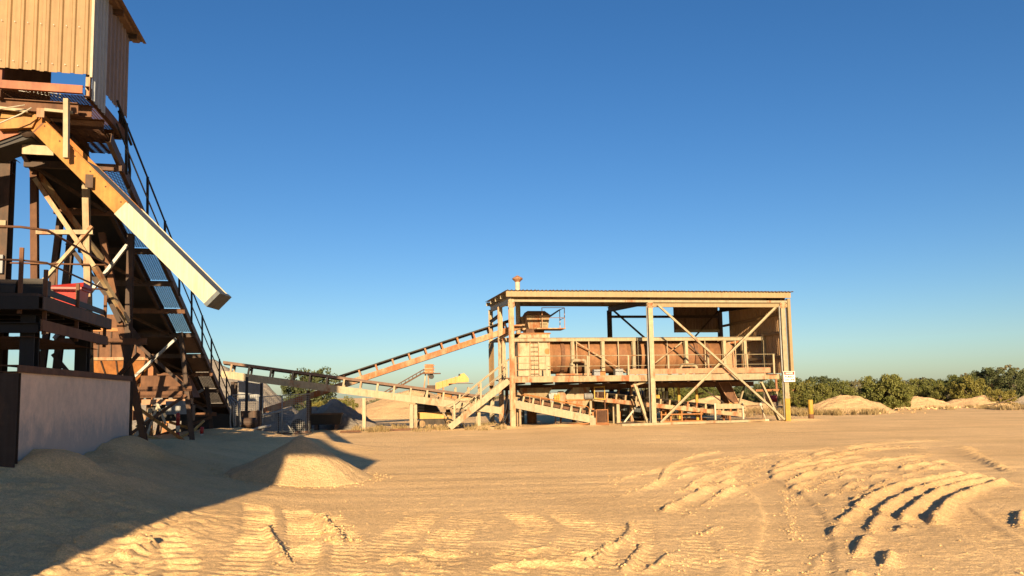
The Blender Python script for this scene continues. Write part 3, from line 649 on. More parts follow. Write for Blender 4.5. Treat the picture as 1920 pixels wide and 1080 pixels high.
# ------------------------------------------------------------------ belt conveyors
def conveyor(T, a, b, v0, v1, depth, bmat, cover=None, gap=.22, brackets=(), rollers=True, joints=0, belt_from=0.0, belt_to=1.0, covw=.07):
    a = V3(a); b = V3(b); d = unit(b - a); n = V3((-d[2], 0, d[0]))
    if n[2] < 0: n = -n
    ln = np.linalg.norm(b - a)
    for v, sd in ((v0, 1), (v1, -1)):
        k = max(joints, 1)
        for i in range(k):
            p = a + d * (ln * i / k + (.008 if i else 0)); q = a + d * (ln * (i + 1) / k)
            o = n * (-depth / 2)
            part(T, "side_beam", MB().chan(p + o + V3((0, v, 0)), q + o + V3((0, v, 0)), .08, depth, .012, side=sd if d[0] > 0 else -sd), bmat)
    vm = (v0 + v1) / 2; w = (v1 - v0) * .42
    p = a + d * ln * belt_from + n * gap; q = a + d * ln * belt_to + n * gap
    # troughed belt
    tr = [(-w, .09), (-w * .45, 0), (w * .45, 0), (w, .09)]
    mb = MB(); vs = []
    for e in (p, q):
        vs += [e + V3((0, vm + x, 0)) + n * z for x, z in tr] + [e + V3((0, vm + x, 0)) + n * (z - .015) for x, z in tr]
    fs = [(i, i + 1, 8 + i + 1, 8 + i) for i in range(3)] + [(4 + i + 1, 4 + i, 12 + i, 12 + i + 1) for i in range(3)] + [(0, 8, 12, 4), (3, 7, 15, 11), (0, 4, 5, 1), (1, 5, 6, 2), (2, 6, 7, 3), (8, 9, 13, 12), (9, 10, 14, 13), (10, 11, 15, 14)]
    part(T, "belt", mb.add(vs, fs), "belt_rubber")
    part(T, "return_belt", MB().beam(a + n * (-depth * .75) + V3((0, vm, 0)) + d * .3, b + n * (-depth * .75) + V3((0, vm, 0)) - d * .3, 2 * w, .015, n), "belt_rubber")
    if cover:
        for v in (v0 + .02, v1 - .02):
            part(T, "edge_cover", MB().beam(p + n * .1 + V3((0, v, 0)), q + n * .1 + V3((0, v, 0)), .10, covw, n), cover)
    for t in brackets:
        c = a + d * ln * t
        for v in (v0, v1):
            part(T, "bracket", MB().beam(c + V3((0, v, 0)), c + n * (gap + .07) + V3((0, v, 0)), .07, .09, d), bmat)
        if rollers:
            part(T, "roller", MB().tube([c + n * (gap - .08) + V3((0, v0 + .05, 0)), c + n * (gap - .08) + V3((0, v1 - .05, 0))], .06, 8), "dark_steel", True)
    return a, d, n, ln
T = thing("belt_conveyor", "long cream belt conveyor sloping down from the gallery foot to the shed", "conveyor", S, (-7, 1.1, 0))
conveyor(T, (-13.9, 0, 3.04), (-.45, 0, 1.03), .7, 1.5, .34, "cream_paint", "belt_cover", .30, [.03, .09, .165, .24, .30, .36, .42, .48, .54, .60, .66, .72, .78, .84, .90, .96], True, 3, 0, .97, .13)
for u, zt, w in ((-9.95, 2.05, .07), (-7.25, 1.62, .16), (-4.95, 1.28, .16), (-4.75, 1.25, .14), (-1.6, .8, .14), (-13.4, 2.5, .14)):
    for v in (.74, 1.46):
        part(T, "leg", MB().ibeam((u, v, -.1), (u, v, zt), w, w, .012, (0, 1, 0)), "cream_paint" if u > -9 else "dark_steel")
for u, zt in ((-7.25, .9), (-4.85, .7)):
    part(T, "leg_tie", MB().beam((u, .82, zt), (u, 1.38, zt), .05, .08), "cream_paint")
T = thing("inclined_belt_conveyor", "rusty orange inclined belt conveyor rising rightwards to the dryer feed hopper", "conveyor", S, (-6, 4.2, 0))
conveyor(T, (-14.2, 0, .62), (1.7, 0, 5.78), 3.8, 4.6, .30, "orange_streaked", "belt_rubber", .26, [.37, .42, .475, .53, .585, .64, .695, .75, .805, .86, .915], True, 4, .34, .95, .06)
part(T, "head_chute", MB().hexa([(1.25, 3.7, 5.2), (1.75, 3.7, 5.2), (1.75, 4.7, 5.2), (1.25, 4.7, 5.2)], [(1.15, 3.7, 5.95), (1.9, 3.7, 5.95), (1.9, 4.7, 5.95), (1.15, 4.7, 5.95)]), "cream_rusty")
for u in (-10.2,):
    zt = .62 + (u + 14.2) * .3245 - .35
    for v in (3.84, 4.56):
        part(T, "leg", MB().ibeam((u, v, -.1), (u, v, zt), .14, .14, .012, (0, 1, 0)), "rust_brown")
T = thing("feed_conveyor", "short cream panelled conveyor under the shed deck beside the left column", "conveyor", S, (2.3, 1.2, 0))
conveyor(T, (.25, 0, 1.38), (4.35, 0, .50), .75, 1.6, .40, "cream_paint", None, .2, [.1, .22, .34, .46, .58, .70, .82, .94], True, 4)
for u in (.5, 4.2):
    zt = 1.38 - (u - .25) * .2146 - .42
    for v in (.8, 1.55): part(T, "leg", MB().beam((u, v, -.05), (u, v, max(zt, .1)), .1, .1, (0, 1, 0)), "cream_rusty")
part(T, "tail_block", MB().box(4.12, 4.42, .68, 1.68, -.02, .4), "cream_paint")
part(T, "base_bar", MB().beam((2.3, .9, .06), (4.1, .9, .1), .08, .07), "rust_orange")
for v in (.72, 1.66):
    part(T, "guard_rail", MB().tube([(.7, v, 1.3), (.72, v, 1.6), (.85, v, 1.65), (4.0, v, .98), (4.1, v, .9), (4.1, v, .5)], .022, 6), "rust_orange")
for i in range(6): part(T, "guard_post", MB().beam((1.0 + i * .55, .72, 1.22 - i * .118), (1.0 + i * .55, .72, 1.61 - i * .117), .035, .035, (0, 1, 0)), "cream_rusty")
part(T, "skirt_plate", MB().prism([(.95, 1.0, 1.28), (4.0, 1.0, .63), (4.0, 1.0, .80), (.95, 1.0, 1.45)], (0, 1, 0), .03), "rust_brown")
T = thing("discharge_conveyor", "yellowish belt conveyor running right under the shed deck to a mesh tail guard", "conveyor", S, (9, 2.3, 0))
conveyor(T, (4.75, 0, 1.46), (13.3, 0, .42), 2.0, 2.8, .22, "cream_rusty", None, .2, [.02, .08, .14, .2, .27, .43, .49, .55, .61, .67, .73, .79, .85, .9, .95], True, 3)
for u in (6.05, 9.0, 12.4):
    zt = 1.46 - (u - 4.75) * .1216 - .25
    for v in (2.05, 2.75): part(T, "leg", MB().beam((u, v, -.05), (u, v, zt), .16 if u < 7 else .1, .12, (0, 1, 0)), "cream_paint" if u < 7 else "rust_orange")
part(T, "leg_brace", MB().beam((6.3, 2.0, 0), (7.1, 2.0, .95), .06, .08), "white_paint")
part(T, "skirt_beam", MB().box(11.5, 13.1, 1.9, 1.96, .68, .95), "cream_paint")
part(T, "skirt_beam", MB().box(11.5, 13.1, 2.84, 2.9, .68, .95), "cream_paint")
for u in (11.5, 13.12): part(T, "skirt_post", MB().beam((u, 1.88, .1), (u, 1.88, 1.0), .08, .06, (0, 1, 0)), "white_paint")
mb = MB().lattice((13.3, 1.85, .1), (1, 0, 0), (0, 0, 1), .95, .72, .07, .07, .004, .007, False); part(T, "tail_mesh", mb, "rust_brown", kind="stuff")
part(T, "tail_guard_frame", MB().tube([(13.3, 1.85, .8), (14.2, 1.85, .86), (14.25, 1.85, .8), (14.25, 1.85, .1)], .02, 6), "rust_brown")
for u in (8.35, 9.5, 10.6):
    part(T, "lower_frame", MB().beam((u, 1.7, 0), (u, 1.7, .62), .06, .06, (0, 1, 0)), "rust_orange")
for z in (.08, .45):
    part(T, "lower_frame", MB().beam((8.3, 1.7, z), (10.7, 1.7, z), .05, .06), "rust_orange")

# ------------------------------------------------------------------ machinery under the deck
T = thing("discharge_hopper", "rust streaked cream hopper hanging under the deck beside the left column", "hopper", S, (1.7, 2.6, 1.0))
part(T, "shell", MB().hexa([(1.1, 2.3, 1.45), (2.1, 2.3, 1.45), (2.1, 3.0, 1.45), (1.1, 3.0, 1.45)], [(.75, 2.1, 2.0), (2.55, 2.1, 2.0), (2.55, 3.3, 2.0), (.75, 3.3, 2.0)]), "cream_rusty")
part(T, "outlet", MB().hexa([(1.2, 2.3, 1.15), (2.5, 2.3, .95), (2.5, 3.0, .95), (1.2, 3.0, 1.15)], [(1.0, 2.2, 1.44), (2.2, 2.2, 1.44), (2.2, 3.0, 1.44), (1.0, 3.0, 1.44)]), "rust_brown")
part(T, "side_spout", MB().hexa([(2.45, 2.2, 1.0), (2.75, 2.2, 1.0), (2.75, 2.8, 1.0), (2.45, 2.8, 1.0)], [(2.3, 2.2, 1.7), (3.0, 2.2, 1.75), (3.0, 2.8, 1.75), (2.3, 2.8, 1.7)]), "galvanised")
T = thing("crusher_housing", "cream crusher housing with a grey motor under the deck", "housing", S, (4, 2.8, .9))
part(T, "body", MB().prism([(3.35, 2.5, 1.35), (3.3, 2.5, 1.55), (3.75, 2.5, 1.98), (4.65, 2.5, 1.98), (4.65, 2.5, 1.35)], (0, 1, 0), 1.0), "cream_paint")
part(T, "flange", MB().box(3.25, 4.7, 2.45, 3.55, 1.28, 1.345), "rust_yellow")
part(T, "lower_cone", MB().hexa([(3.7, 2.6, .75), (4.3, 2.6, .75), (4.3, 3.3, .75), (3.7, 3.3, .75)], [(3.35, 2.5, 1.27), (4.6, 2.5, 1.27), (4.6, 3.5, 1.27), (3.35, 3.5, 1.27)]), "cream_rusty")
mt = part(T, "motor", MB().lathe((4.3, 2.4, 1.5), AX, [(0, .12), (.02, .17), (.42, .17), (.44, .12), (.52, .12), (.54, .05)], 14), "grey_paint")
for i in range(5): part(mt, "cooling_fin", MB().lathe((4.36 + i * .07, 2.4, 1.5), AX, [(0, .165), (.0, .19), (.02, .19), (.02, .165)], 14, False), "dark_steel")
part(T, "support_post", MB().beam((4.62, 2.3, -.05), (4.62, 2.3, 1.25), .12, .1, (0, 1, 0)), "cream_paint")
part(T, "top_duct", MB().box(4.05, 4.75, 2.6, 3.2, 1.99, 2.15), "cream_rusty")
def yguard(u, v, z0, z1, n, lab):
    T = thing("guard_rack", lab, "guard", S, (u, v, 0))
    for i in range(n): part(T, "slat", MB().box(u + i * .11, u + i * .11 + .075, v, v + .03, z0 + .03 * i, z1 - .02 * (i % 2)), "safety_yellow")
    for z in (z0 + .1, z1 - .2): part(T, "crossbar", MB().box(u - .03, u + n * .11, v + .031, v + .06, z, z + .05), "safety_yellow")
    part(T, "stake", MB().beam((u + .04, v + .045, 0), (u + .04, v + .045, z0), .04, .03, (0, 1, 0)), "rust_brown")
yguard(2.55, 1.9, .85, 1.65, 3, "upright yellow guard slats beside the cream crusher housing")
yguard(8.35, 2.95, 1.0, 1.55, 4, "upright yellow guard slats right of the shed's middle column")
T = thing("mesh_guard", "yellow framed mesh guard at the head of the yellowish conveyor", "guard", S, (4.9, 1.9, 1.2))
for p, q in (((4.72, 1.35), (4.72, 2.0)), ((5.28, 1.3), (5.28, 2.05)), ((4.72, 1.97), (5.28, 1.99)), ((4.72, 1.37), (5.28, 1.32))):
    part(T, "frame_bar", MB().beam((p[0], 1.85, p[1]), (q[0], 1.85, q[1]), .05, .04, (0, 1, 0)), "safety_yellow")
part(T, "mesh", MB().lattice((4.75, 1.86, 1.38), (1, 0, 0), (0, 0, 1), .5, .58, .07, .07, .006, .012, False), "rust_brown", kind="stuff")
part(T, "stand", MB().beam((5.28, 1.85, 0), (5.28, 1.85, 1.3), .05, .05, (0, 1, 0)), "rust_brown")
T = thing("mesh_cage", "rusty expanded mesh cage standing at the end of the short cream conveyor", "cage", S, (4.8, 1.1, 0))
for x0, x1, z0, z1 in ((4.48, 4.52, .12, .8), (5.1, 5.14, .12, .8), (4.48, 5.14, .78, .82), (4.48, 5.14, .1, .14)):
    part(T, "frame_bar", MB().box(x0, x1, .82, .86, z0, z1), "rust_orange")
part(T, "mesh", MB().lattice((4.5, .87, .12), (1, 0, 0), (0, 0, 1), .62, .68, .05, .05, .008, .014, True), "rust_brown", kind="stuff")
part(T, "back_panel", MB().box(4.5, 5.12, 1.3, 1.32, .1, .8), "rust_brown")
part(T, "spilled_base", MB().box(4.45, 5.2, .86, 1.3, .02, .1), "rust_orange")
T = thing("storage_tank", "dark grey horizontal tank lying in shade under the deck", "tank", S, (7.6, 6.6, 0))
part(T, "barrel", MB().lathe((5.5, 6.7, .9), AX, [(-.18, .2), (-.1, .62), (0, .84), (4.0, .84), (4.1, .62), (4.18, .2)], 28), "tank_grey", True)
for u in (5.9, 7.5, 9.1): part(T, "band", MB().lathe((u, 6.7, .9), AX, [(0, .84), (0, .865), (.07, .865), (.07, .84)], 28, False), "dark_steel")
for u in (6.2, 8.8): part(T, "cradle", MB().box(u - .12, u + .12, 6.1, 7.3, -.05, .3), "rust_brown")
part(T, "manhole", MB().lathe((7.9, 6.7, 1.7), (0, 0, 1), [(0, .25), (.12, .25), (.14, .3), (.2, .3)], 14), "tank_grey")
T = thing("white_drum", "pale grey upright drum behind the shed's middle column", "drum", S, (9.0, 5.0, .0))
part(T, "shell", MB().lathe((9.0, 5.0, .55), (0, 0, 1), [(0, .42), (.4, .42), (.41, .435), (.45, .435), (.46, .42), (1.2, .42), (1.28, .3)], 20), "white_paint", False)
for k in range(3): part(T, "leg", MB().beam((9.0 + .3 * math.cos(k * 2.1), 5.0 + .3 * math.sin(k * 2.1), 0), (9.0 + .3 * math.cos(k * 2.1), 5.0 + .3 * math.sin(k * 2.1), .56), .06, .06, (0, 1, 0)), "dark_steel")
T = thing("white_drum", "pair of white pipes standing just right of four yellow slats", "pipes", S, (9.5, 4.2, 0))
for du in (0, .2): part(T, "pipe", MB().tube([(9.45 + du, 4.2, 1.0), (9.45 + du, 4.2, 1.7)], .075, 12), "white_paint", True)
part(T, "stand", MB().box(9.3, 9.8, 4.05, 4.35, 0, .99), "rust_brown")
for u0, lab in ((9.95, "left of two yellow posts beside the right conveyor"), (11.0, "right of two yellow posts beside the right conveyor")):
    T = thing("guard_post", lab, "post", S, (u0, 3.1, 0))
    part(T, "upright", MB().chan((u0, 3.1, 0), (u0, 3.1, 1.95), .14, .08, .012, (0, 1, 0)), "safety_yellow")
    part(T, "foot", MB().box(u0 - .14, u0 + .14, 2.98, 3.22, 0, .03), "rust_brown")
    part(T, "arm", MB().beam((u0, 3.06, 1.88), (u0 + .5, 3.06, 1.93), .07, .07), "cream_rusty")
T = thing("discharge_chute", "slanting framed chute dropping from the deck to the right conveyor", "chute", S, (12.7, 3, .9))
a = [(12.1, 2.6, 2.15), (12.75, 2.6, 2.15), (13.25, 2.6, 1.0), (12.72, 2.6, 1.0)]
part(T, "casing", MB().prism([(p[0], 2.64, p[2]) for p in a], (0, 1, 0), .6), "rust_brown")
for i in range(4): part(T, "frame_bar", MB().beam((a[i][0], 2.62, a[i][2]), (a[(i + 1) % 4][0], 2.62, a[(i + 1) % 4][2]), .035, .09, (0, 1, 0)), "pink_primer")
part(T, "collar", MB().box(12.65, 13.3, 2.55, 3.3, .82, .99), "rust_yellow")
part(T, "side_strut", MB().beam((13.75, 2.62, 2.15), (13.3, 2.62, 1.0), .07, .08), "dark_steel")
part(T, "side_strut", MB().beam((13.5, 2.5, 1.7), (13.2, 2.5, .9), .07, .14, (0, 1, 0)), "cream_paint")
part(T, "drive_pipe", MB().beam((11.0, 2.5, 1.9), (12.3, 2.5, 1.0), .06, .06), "dark_steel")
T = thing("jack_stand", "thin white jack stand leaning in front of the mesh tail guard", "jack stand", S, (13.7, .8, 0))
part(T, "strut", MB().tube([(13.62, .8, .85), (13.86, .8, .08)], .035, 8), "white_paint", True)
part(T, "head_eye", MB().lathe((13.6, .76, .9), (0, 1, 0), [(0, .04), (0, .085), (.08, .085), (.08, .04)], 12, False), "white_paint")
part(T, "foot", MB().box(13.78, 14.0, .7, .92, -.02, .12), "white_paint")
solo("steel_beam", MB().chan((5.35, -.75, .06), (12.2, -.55, .10), .12, .12, .012), "cream_paint", "longer pale steel channel lying on the sand before the shed", "beam", S, (8.8, -.65, 0))
solo("steel_beam", MB().beam((9.2, -.28, .07), (13.4, .1, .09), .16, .10), "timber", "shorter plank lying behind the long channel on the sand", "plank", S, (11.3, -.1, 0))
solo("scrap_plank", MB().beam((5.9, .6, .06), (7.0, 1.2, .08), .22, .05).beam((5.7, 1.2, .05), (6.5, .8, .14), .1, .06), "dark_steel", "dark scrap timbers on the sand left of the middle column", "scrap", S, (6.4, .9, 0))
solo("slack_hose", MB().tube([(-.25, -.1, 1.6), (-.4, -.15, .9), (-.6, -.25, .35), (-.95, -.3, .12), (-1.2, -.2, .08), (-.8, -.05, .1), (-.4, .0, .4), (-.15, .05, .9)], .045, 8), "black_steel", "black hose looping to the ground beside the shed's left column", "hose", S, (-.6, -.1, 0), smooth=True)
solo("slack_hose", MB().tube([(-3.3, .3, .75), (-3.15, .3, .5), (-2.9, .35, .42), (-2.65, .4, .7), (-2.5, .45, 1.1), (-2.45, .5, 1.3)], .04, 8), "black_steel", "black cable hanging in a loop at the foot of the stairs", "cable", S, (-2.9, .4, 0), smooth=True)

# sign on the right column
T = thing("warning_sign", "white danger sign about buried gas line on the shed's right column", "sign", S, (14.74, -.28, 2.36))
part(T, "board", MB().box(14.42, 15.06, -.26, -.245, 2.08, 2.63), "sign_white")
part(T, "bracket", MB().box(14.5, 14.8, -.244, -.15, 2.3, 2.36), "galvanised")
part(T, "black_panel", MB().box(14.45, 15.03, -.2645, -.261, 2.44, 2.61), "sign_black")
part(T, "red_oval", MB().lathe((0, 0, 0), (0, -1, 0), [(0, 1), (.002, 1)], 28), "sign_red")
ov = T.children[-1]; ov.data.transform(Matrix.Translation(Vector(BASE[T.name])))        # unit disc back at its own origin
ov.data.transform(Matrix.Diagonal((.265, 1, .07, 1))); ov.data.transform(Matrix.Translation(Vector((14.74, -.2655, 2.525)) - Vector(BASE[T.name])))
def lettering(parent, txt, u, v, z, size, mat):
    cu = bpy.data.curves.new("lettering", 'FONT'); cu.body = txt; cu.size = size; cu.align_x = 'CENTER'; cu.align_y = 'CENTER'; cu.extrude = .0015; cu.offset = size * .035
    tmp = bpy.data.objects.new("lettering_tmp", cu); COL.objects.link(tmp); bpy.context.view_layer.update()
    me = bpy.data.meshes.new_from_object(tmp.evaluated_get(bpy.context.evaluated_depsgraph_get())); bpy.data.objects.remove(tmp)
    me.transform(Matrix.Rotation(R(90), 4, 'X')); me.transform(Matrix.Translation(Vector((u, v, z)) - Vector(BASE[parent.name])))
    me.materials.clear(); me.materials.append(MATS[mat]); o = bpy.data.objects.new("lettering", me); COL.objects.link(o); o.parent = parent; BASE[o.name] = BASE[parent.name]
    return o
lettering(T, "DANGER", 14.74, -.270, 2.525, .10, "sign_white")
lettering(T, "BURIED", 14.74, -.264, 2.335, .145, "sign_black")
lettering(T, "GAS LINE", 14.74, -.264, 2.185, .135, "sign_black")
# bollard
T = thing("bollard", "weathered yellow pipe bollard right of the shed", "bollard", S, (16.45, .7, 0))
part(T, "pipe", MB().tube([(16.45, .7, -.1), (16.45, .7, 1.06), (16.45, .7, 1.1)], [.135, .135, .11], 16), "safety_yellow", True)
part(T, "scraped_foot", MB().tube([(16.45, .7, -.05), (16.45, .7, .26), (16.45, .7, .33)], [.15, .145, .137], 12), "rust_brown", True)

# more plant in the shade under the deck
T = thing("hanging_conduits", "bundle of thin dark conduits hanging under the deck right of the middle column", "conduits", S, (9.4, 4.6, 2.0))
for k in range(7): part(T, "conduit", MB().tube([(8.2 + k * .33, 4.4 + .2 * (k % 3), 2.2), (8.22 + k * .33, 4.4 + .2 * (k % 3), 1.25 - .1 * (k % 2))], .03, 6), "black_steel" if k % 2 else "galvanised", True)
part(T, "tray", MB().box(8.1, 10.6, 4.3, 5.0, 2.1, 2.15), "rust_brown")
T = thing("support_trestle", "rusty braced trestle standing under the deck behind the two conveyors", "trestle", S, (5.6, 3.6, 0))
for u in (5.1, 6.6): part(T, "leg", MB().ibeam((u, 3.6, -.05), (u, 3.6, 1.88), .13, .13, .012, (0, 1, 0)), "rust_orange")
part(T, "cap_beam", MB().ibeam((4.9, 3.6, 1.9), (6.8, 3.6, 1.9), .12, .16), "rust_brown")
for a, b in (((5.1, .2), (6.6, 1.7)), ((6.6, .2), (5.1, 1.7))): part(T, "brace", MB().angle((a[0], 3.5 + .06 * (a[0] > 6), a[1]), (b[0], 3.5 + .06 * (a[0] > 6), b[1]), .07), "cream_rusty")
T = thing("pump_skid", "small rusty pump on a skid under the deck near the right end", "pump", S, (11.2, 4.2, 0))
part(T, "skid", MB().box(10.6, 11.9, 3.9, 4.5, 0, .14), "rust_orange")
part(T, "motor", MB().lathe((10.7, 4.2, .42), (1, 0, 0), [(0, .1), (.03, .2), (.55, .2), (.58, .1)], 14), "grey_paint")
part(T, "volute", MB().lathe((11.5, 4.05, .45), (0, 1, 0), [(0, .1), (.02, .28), (.26, .28), (.28, .1)], 18), "cream_rusty")
part(T, "riser", MB().tube([(11.5, 4.2, .7), (11.5, 4.2, 1.3), (11.62, 4.2, 1.5), (11.9, 4.2, 1.55)], .07, 8), "cream_paint", True)
T = thing("chain_guard", "dented cream chain guard between the hopper and the crusher housing", "guard", S, (2.9, 2.1, .8))
part(T, "cover", MB().prism([(2.75, 2.15, .9), (3.15, 2.15, .85), (3.25, 2.15, 1.6), (3.1, 2.15, 1.8), (2.85, 2.15, 1.8), (2.7, 2.15, 1.55)], (0, 1, 0), .18), "cream_rusty")
part(T, "stand", MB().beam((2.95, 2.25, 0), (2.95, 2.25, .88), .08, .08, (0, 1, 0)), "rust_brown")
for k, (u, v, lab) in enumerate(((1.2, 5.0, "left of two rusty drums standing deep under the deck"), (1.95, 5.2, "right of two rusty drums standing deep under the deck"))):
    T = thing("oil_drum", lab, "drum", S, (u, v, 0))
    part(T, "shell", MB().lathe((u, v, 0), (0, 0, 1), [(0, .28), (.28, .285), (.29, .3), (.32, .3), (.33, .285), (.58, .285), (.59, .3), (.62, .3), (.63, .285), (.88, .28), (.89, .26)], 18), "rust_orange" if k else "tank_grey")

# ------------------------------------------------------------------ left plant: retaining wall
T = thing("retaining_wall", "tall rendered bin wall with drifted sand against it on the left", "wall", L, (0, 2.8, 0))
part(T, "wall_slab", MB().box(-.2, 0, .06, 5.5, -.3, 2.07), "concrete_wall")
part(T, "cap_channel", MB().chan((-.1, -.06, 2.12), (-.1, 5.55, 2.12), .26, .10, .012), "rust_brown")
part(T, "end_post", MB().chan((-.09, .0, -.3), (-.09, .0, 2.06), .24, .1, .012, (0, 1, 0)), "dark_steel")
part(T, "end_post", MB().chan((-.09, 5.56, -.3), (-.09, 5.56, 2.06), .24, .1, .012, (0, 1, 0)), "dark_steel")
T = thing("steel_bulkhead", "dark steel post and rusty plate at the near end of the wall", "bulkhead", L, (-.6, .1, 0))
part(T, "plate", MB().box(-1.6, -.23, .35, .38, -.3, 2.0), "rust_brown")
part(T, "post", MB().ibeam((-.42, .0, -.3), (-.42, .0, 2.2), .2, .2, .014, (0, 1, 0)), "black_steel")
part(T, "rubber_flap", MB().prism([(-.58, -.1, -.2), (-.24, -.13, -.2), (-.25, -.1, .95), (-.32, -.1, 1.15), (-.5, -.1, 1.12)], (0, 1, 0), .05), "black_steel")
for z in (1.55, 1.9): part(T, "rail", MB().angle((-1.5, .3, z), (-.25, .3, z), .12, .012), "rust_orange")

# ------------------------------------------------------------------ platform above the wall
T = thing("loading_platform", "dark steel platform with pipe rails standing above the bin wall", "platform", L, (-1.5, 2.8, 0))
part(T, "deck", MB().box(-3.6, -.22, 1.2, 4.55, 3.26, 3.31), "dark_steel")
part(T, "edge_beam", MB().chan((-3.6, 1.18, 3.16), (-.18, 1.18, 3.16), .1, .20, .014, side=1), "black_steel")
part(T, "edge_beam", MB().chan((-.17, 1.14, 3.16), (-.17, 4.55, 3.16), .1, .20, .014, side=1), "dark_steel")
part(T, "lower_beam", MB().ibeam((-3.6, 1.35, 2.80), (-.25, 1.35, 2.80), .12, .16), "black_steel")
part(T, "side_board", MB().box(-.17, -.14, 1.2, 4.4, 2.74, 2.91), "rust_brown")
for i in range(5):
    part(T, "joist", MB().ibeam((-3.5, 1.7 + i * .65, 3.13), (-.24, 1.7 + i * .65, 3.13), .1, .2), "black_steel")
for u, v in ((-.42, 1.5), (-.42, 3.9), (-2.9, 1.5), (-2.9, 3.9)):
    part(T, "leg", MB().ibeam((u, v, -.2), (u, v, 3.0), .2, .2, .016, (0, 1, 0)), "black_steel")
pc = [(-3.6, 1.22, 3.31), (-.5, 1.22, 3.31), (-.2, 1.42, 3.31), (-.2, 4.45, 3.31)]
railing(T, pc, 1.02, [(-2.3, 1.22, 3.0), (-.47, 1.22, 3.0), (-.2, 1.42, 2.7), (-.2, 2.85, 2.7), (-.2, 4.4, 2.7)], "rust_brown", .020, .027)
part(T, "far_rail", MB().tube([(-3.6, 4.5, 3.85), (-.2, 4.5, 3.85)], .018, 6), "rust_brown", True)
part(T, "far_rail", MB().tube([(-3.6, 4.5, 4.33), (-.2, 4.5, 4.33)], .018, 6), "rust_brown", True)
part(T, "far_post", MB().tube([(-1.1, 4.5, 3.31), (-1.1, 4.5, 4.33)], .02, 6), "rust_brown", True)
part(T, "kick_board", MB().box(-3.6, -.55, 1.235, 1.25, 3.32, 3.43), "black_steel")
part(T, "kick_board", MB().box(-.215, -.2, 1.5, 4.4, 3.32, 3.42), "black_steel")
part(T, "floor_mesh", MB().lattice((-3.5, 1.3, 2.66), (1, 0, 0), (0, 1, 0), 3.2, 3.1, .12, .06, .006, .012, True), "rust_brown", kind="stuff")
T = thing("red_bin", "red plastic bin with a lid on the far end of the platform", "bin", L, (-.62, 3.9, 3.31))
part(T, "tub", MB().hexa([(-.82, 3.72, 3.315), (-.46, 3.72, 3.315), (-.46, 4.1, 3.315), (-.82, 4.1, 3.315)], [(-.87, 3.66, 3.72), (-.42, 3.66, 3.72), (-.42, 4.15, 3.72), (-.87, 4.15, 3.72)]), "red_plastic")
part(T, "rim", MB().box(-.9, -.39, 3.63, 4.18, 3.72, 3.76), "red_plastic")
part(T, "lid", MB().hexa([(-.92, 3.62, 3.765), (-.36, 3.62, 3.765), (-.36, 4.2, 3.765), (-.92, 4.2, 3.765)], [(-.88, 3.7, 3.80), (-.38, 3.72, 3.86), (-.36, 4.1, 3.84), (-.84, 4.1, 3.80)]), "red_plastic")
part(T, "handle", MB().tube([(-.9, 3.7, 3.74), (-.97, 3.7, 3.77), (-.97, 4.1, 3.77), (-.9, 4.1, 3.74)], .018, 6), "red_plastic", True)
solo("carton", MB().box(-1.12, -.86, 3.68, 3.95, 3.315, 3.58).box(-1.13, -.99, 3.67, 3.96, 3.58, 3.6).box(-.985, -.85, 3.67, 3.96, 3.58, 3.61), "rust_orange", "small rust orange box beside the red bin on the platform", "box", L, (-1, 3.8, 3.31))
T = thing("drive_unit", "dark motor and gearbox on the platform behind the corner rail", "motor", L, (-.9, 2.2, 3.31))
part(T, "motor", MB().lathe((-1.3, 2.3, 3.52), (1, 0, 0), [(0, .1), (.02, .16), (.4, .16), (.42, .1)], 14), "black_steel")
part(T, "gearbox", MB().box(-.86, -.5, 2.15, 2.5, 3.315, 3.68), "black_steel")
part(T, "bed", MB().box(-1.35, -.45, 2.1, 2.55, 3.312, 3.35), "dark_steel")
solo("orange_lit_beam", MB().box(-4.2, -1.42, 5.3, 5.5, 3.22, 3.42).box(-4.2, -1.42, 5.28, 5.5, 3.1, 3.2).box(-1.9, -1.8, 5.24, 5.28, 2.6, 3.6), "rust_yellow", "beam standing for orange-lit boards seen under the platform deck", "beam", L, (-3, 5.4, 2.9))  # orange sunlight on the boards behind is put into this ochre colour

# tall column at the left edge
T = thing("steel_column", "tall dark steel column with a ragged sheet on top at the left edge", "column", L, (-2.03, 4.5, 0))
part(T, "shaft", MB().ibeam((-2.03, 4.5, -.2), (-2.03, 4.5, 6.35), .2, .26, .014, (0, 1, 0)), "dark_steel")
part(T, "head_beam", MB().chan((-3.4, 4.5, 6.2), (-1.92, 4.5, 6.2), .12, .24), "dark_steel")
part(T, "top_sheet", MB().sheet((-3.4, 4.1, 6.62), (1, 0, -.13), (0, 1, 0), (0, 0, 1), 1.42, .9, .12, .03), "dark_steel")
part(T, "brace", MB().angle((-3.4, 4.5, 5.5), (-2.1, 4.5, 5.05), .1), "dark_steel")
part(T, "junction_box", MB().box(-2.1, -1.96, 4.3, 4.36, 4.1, 4.45), "grey_paint")
part(T, "conduit", MB().tube([(-2.12, 4.35, 5.6), (-2.16, 4.33, 5.2), (-2.12, 4.34, 4.45)], .015, 6), "black_steel", True)
part(T, "lit_bracket", MB().box(-2.1, -1.95, 4.33, 4.36, 4.98, 5.12), "cream_paint")

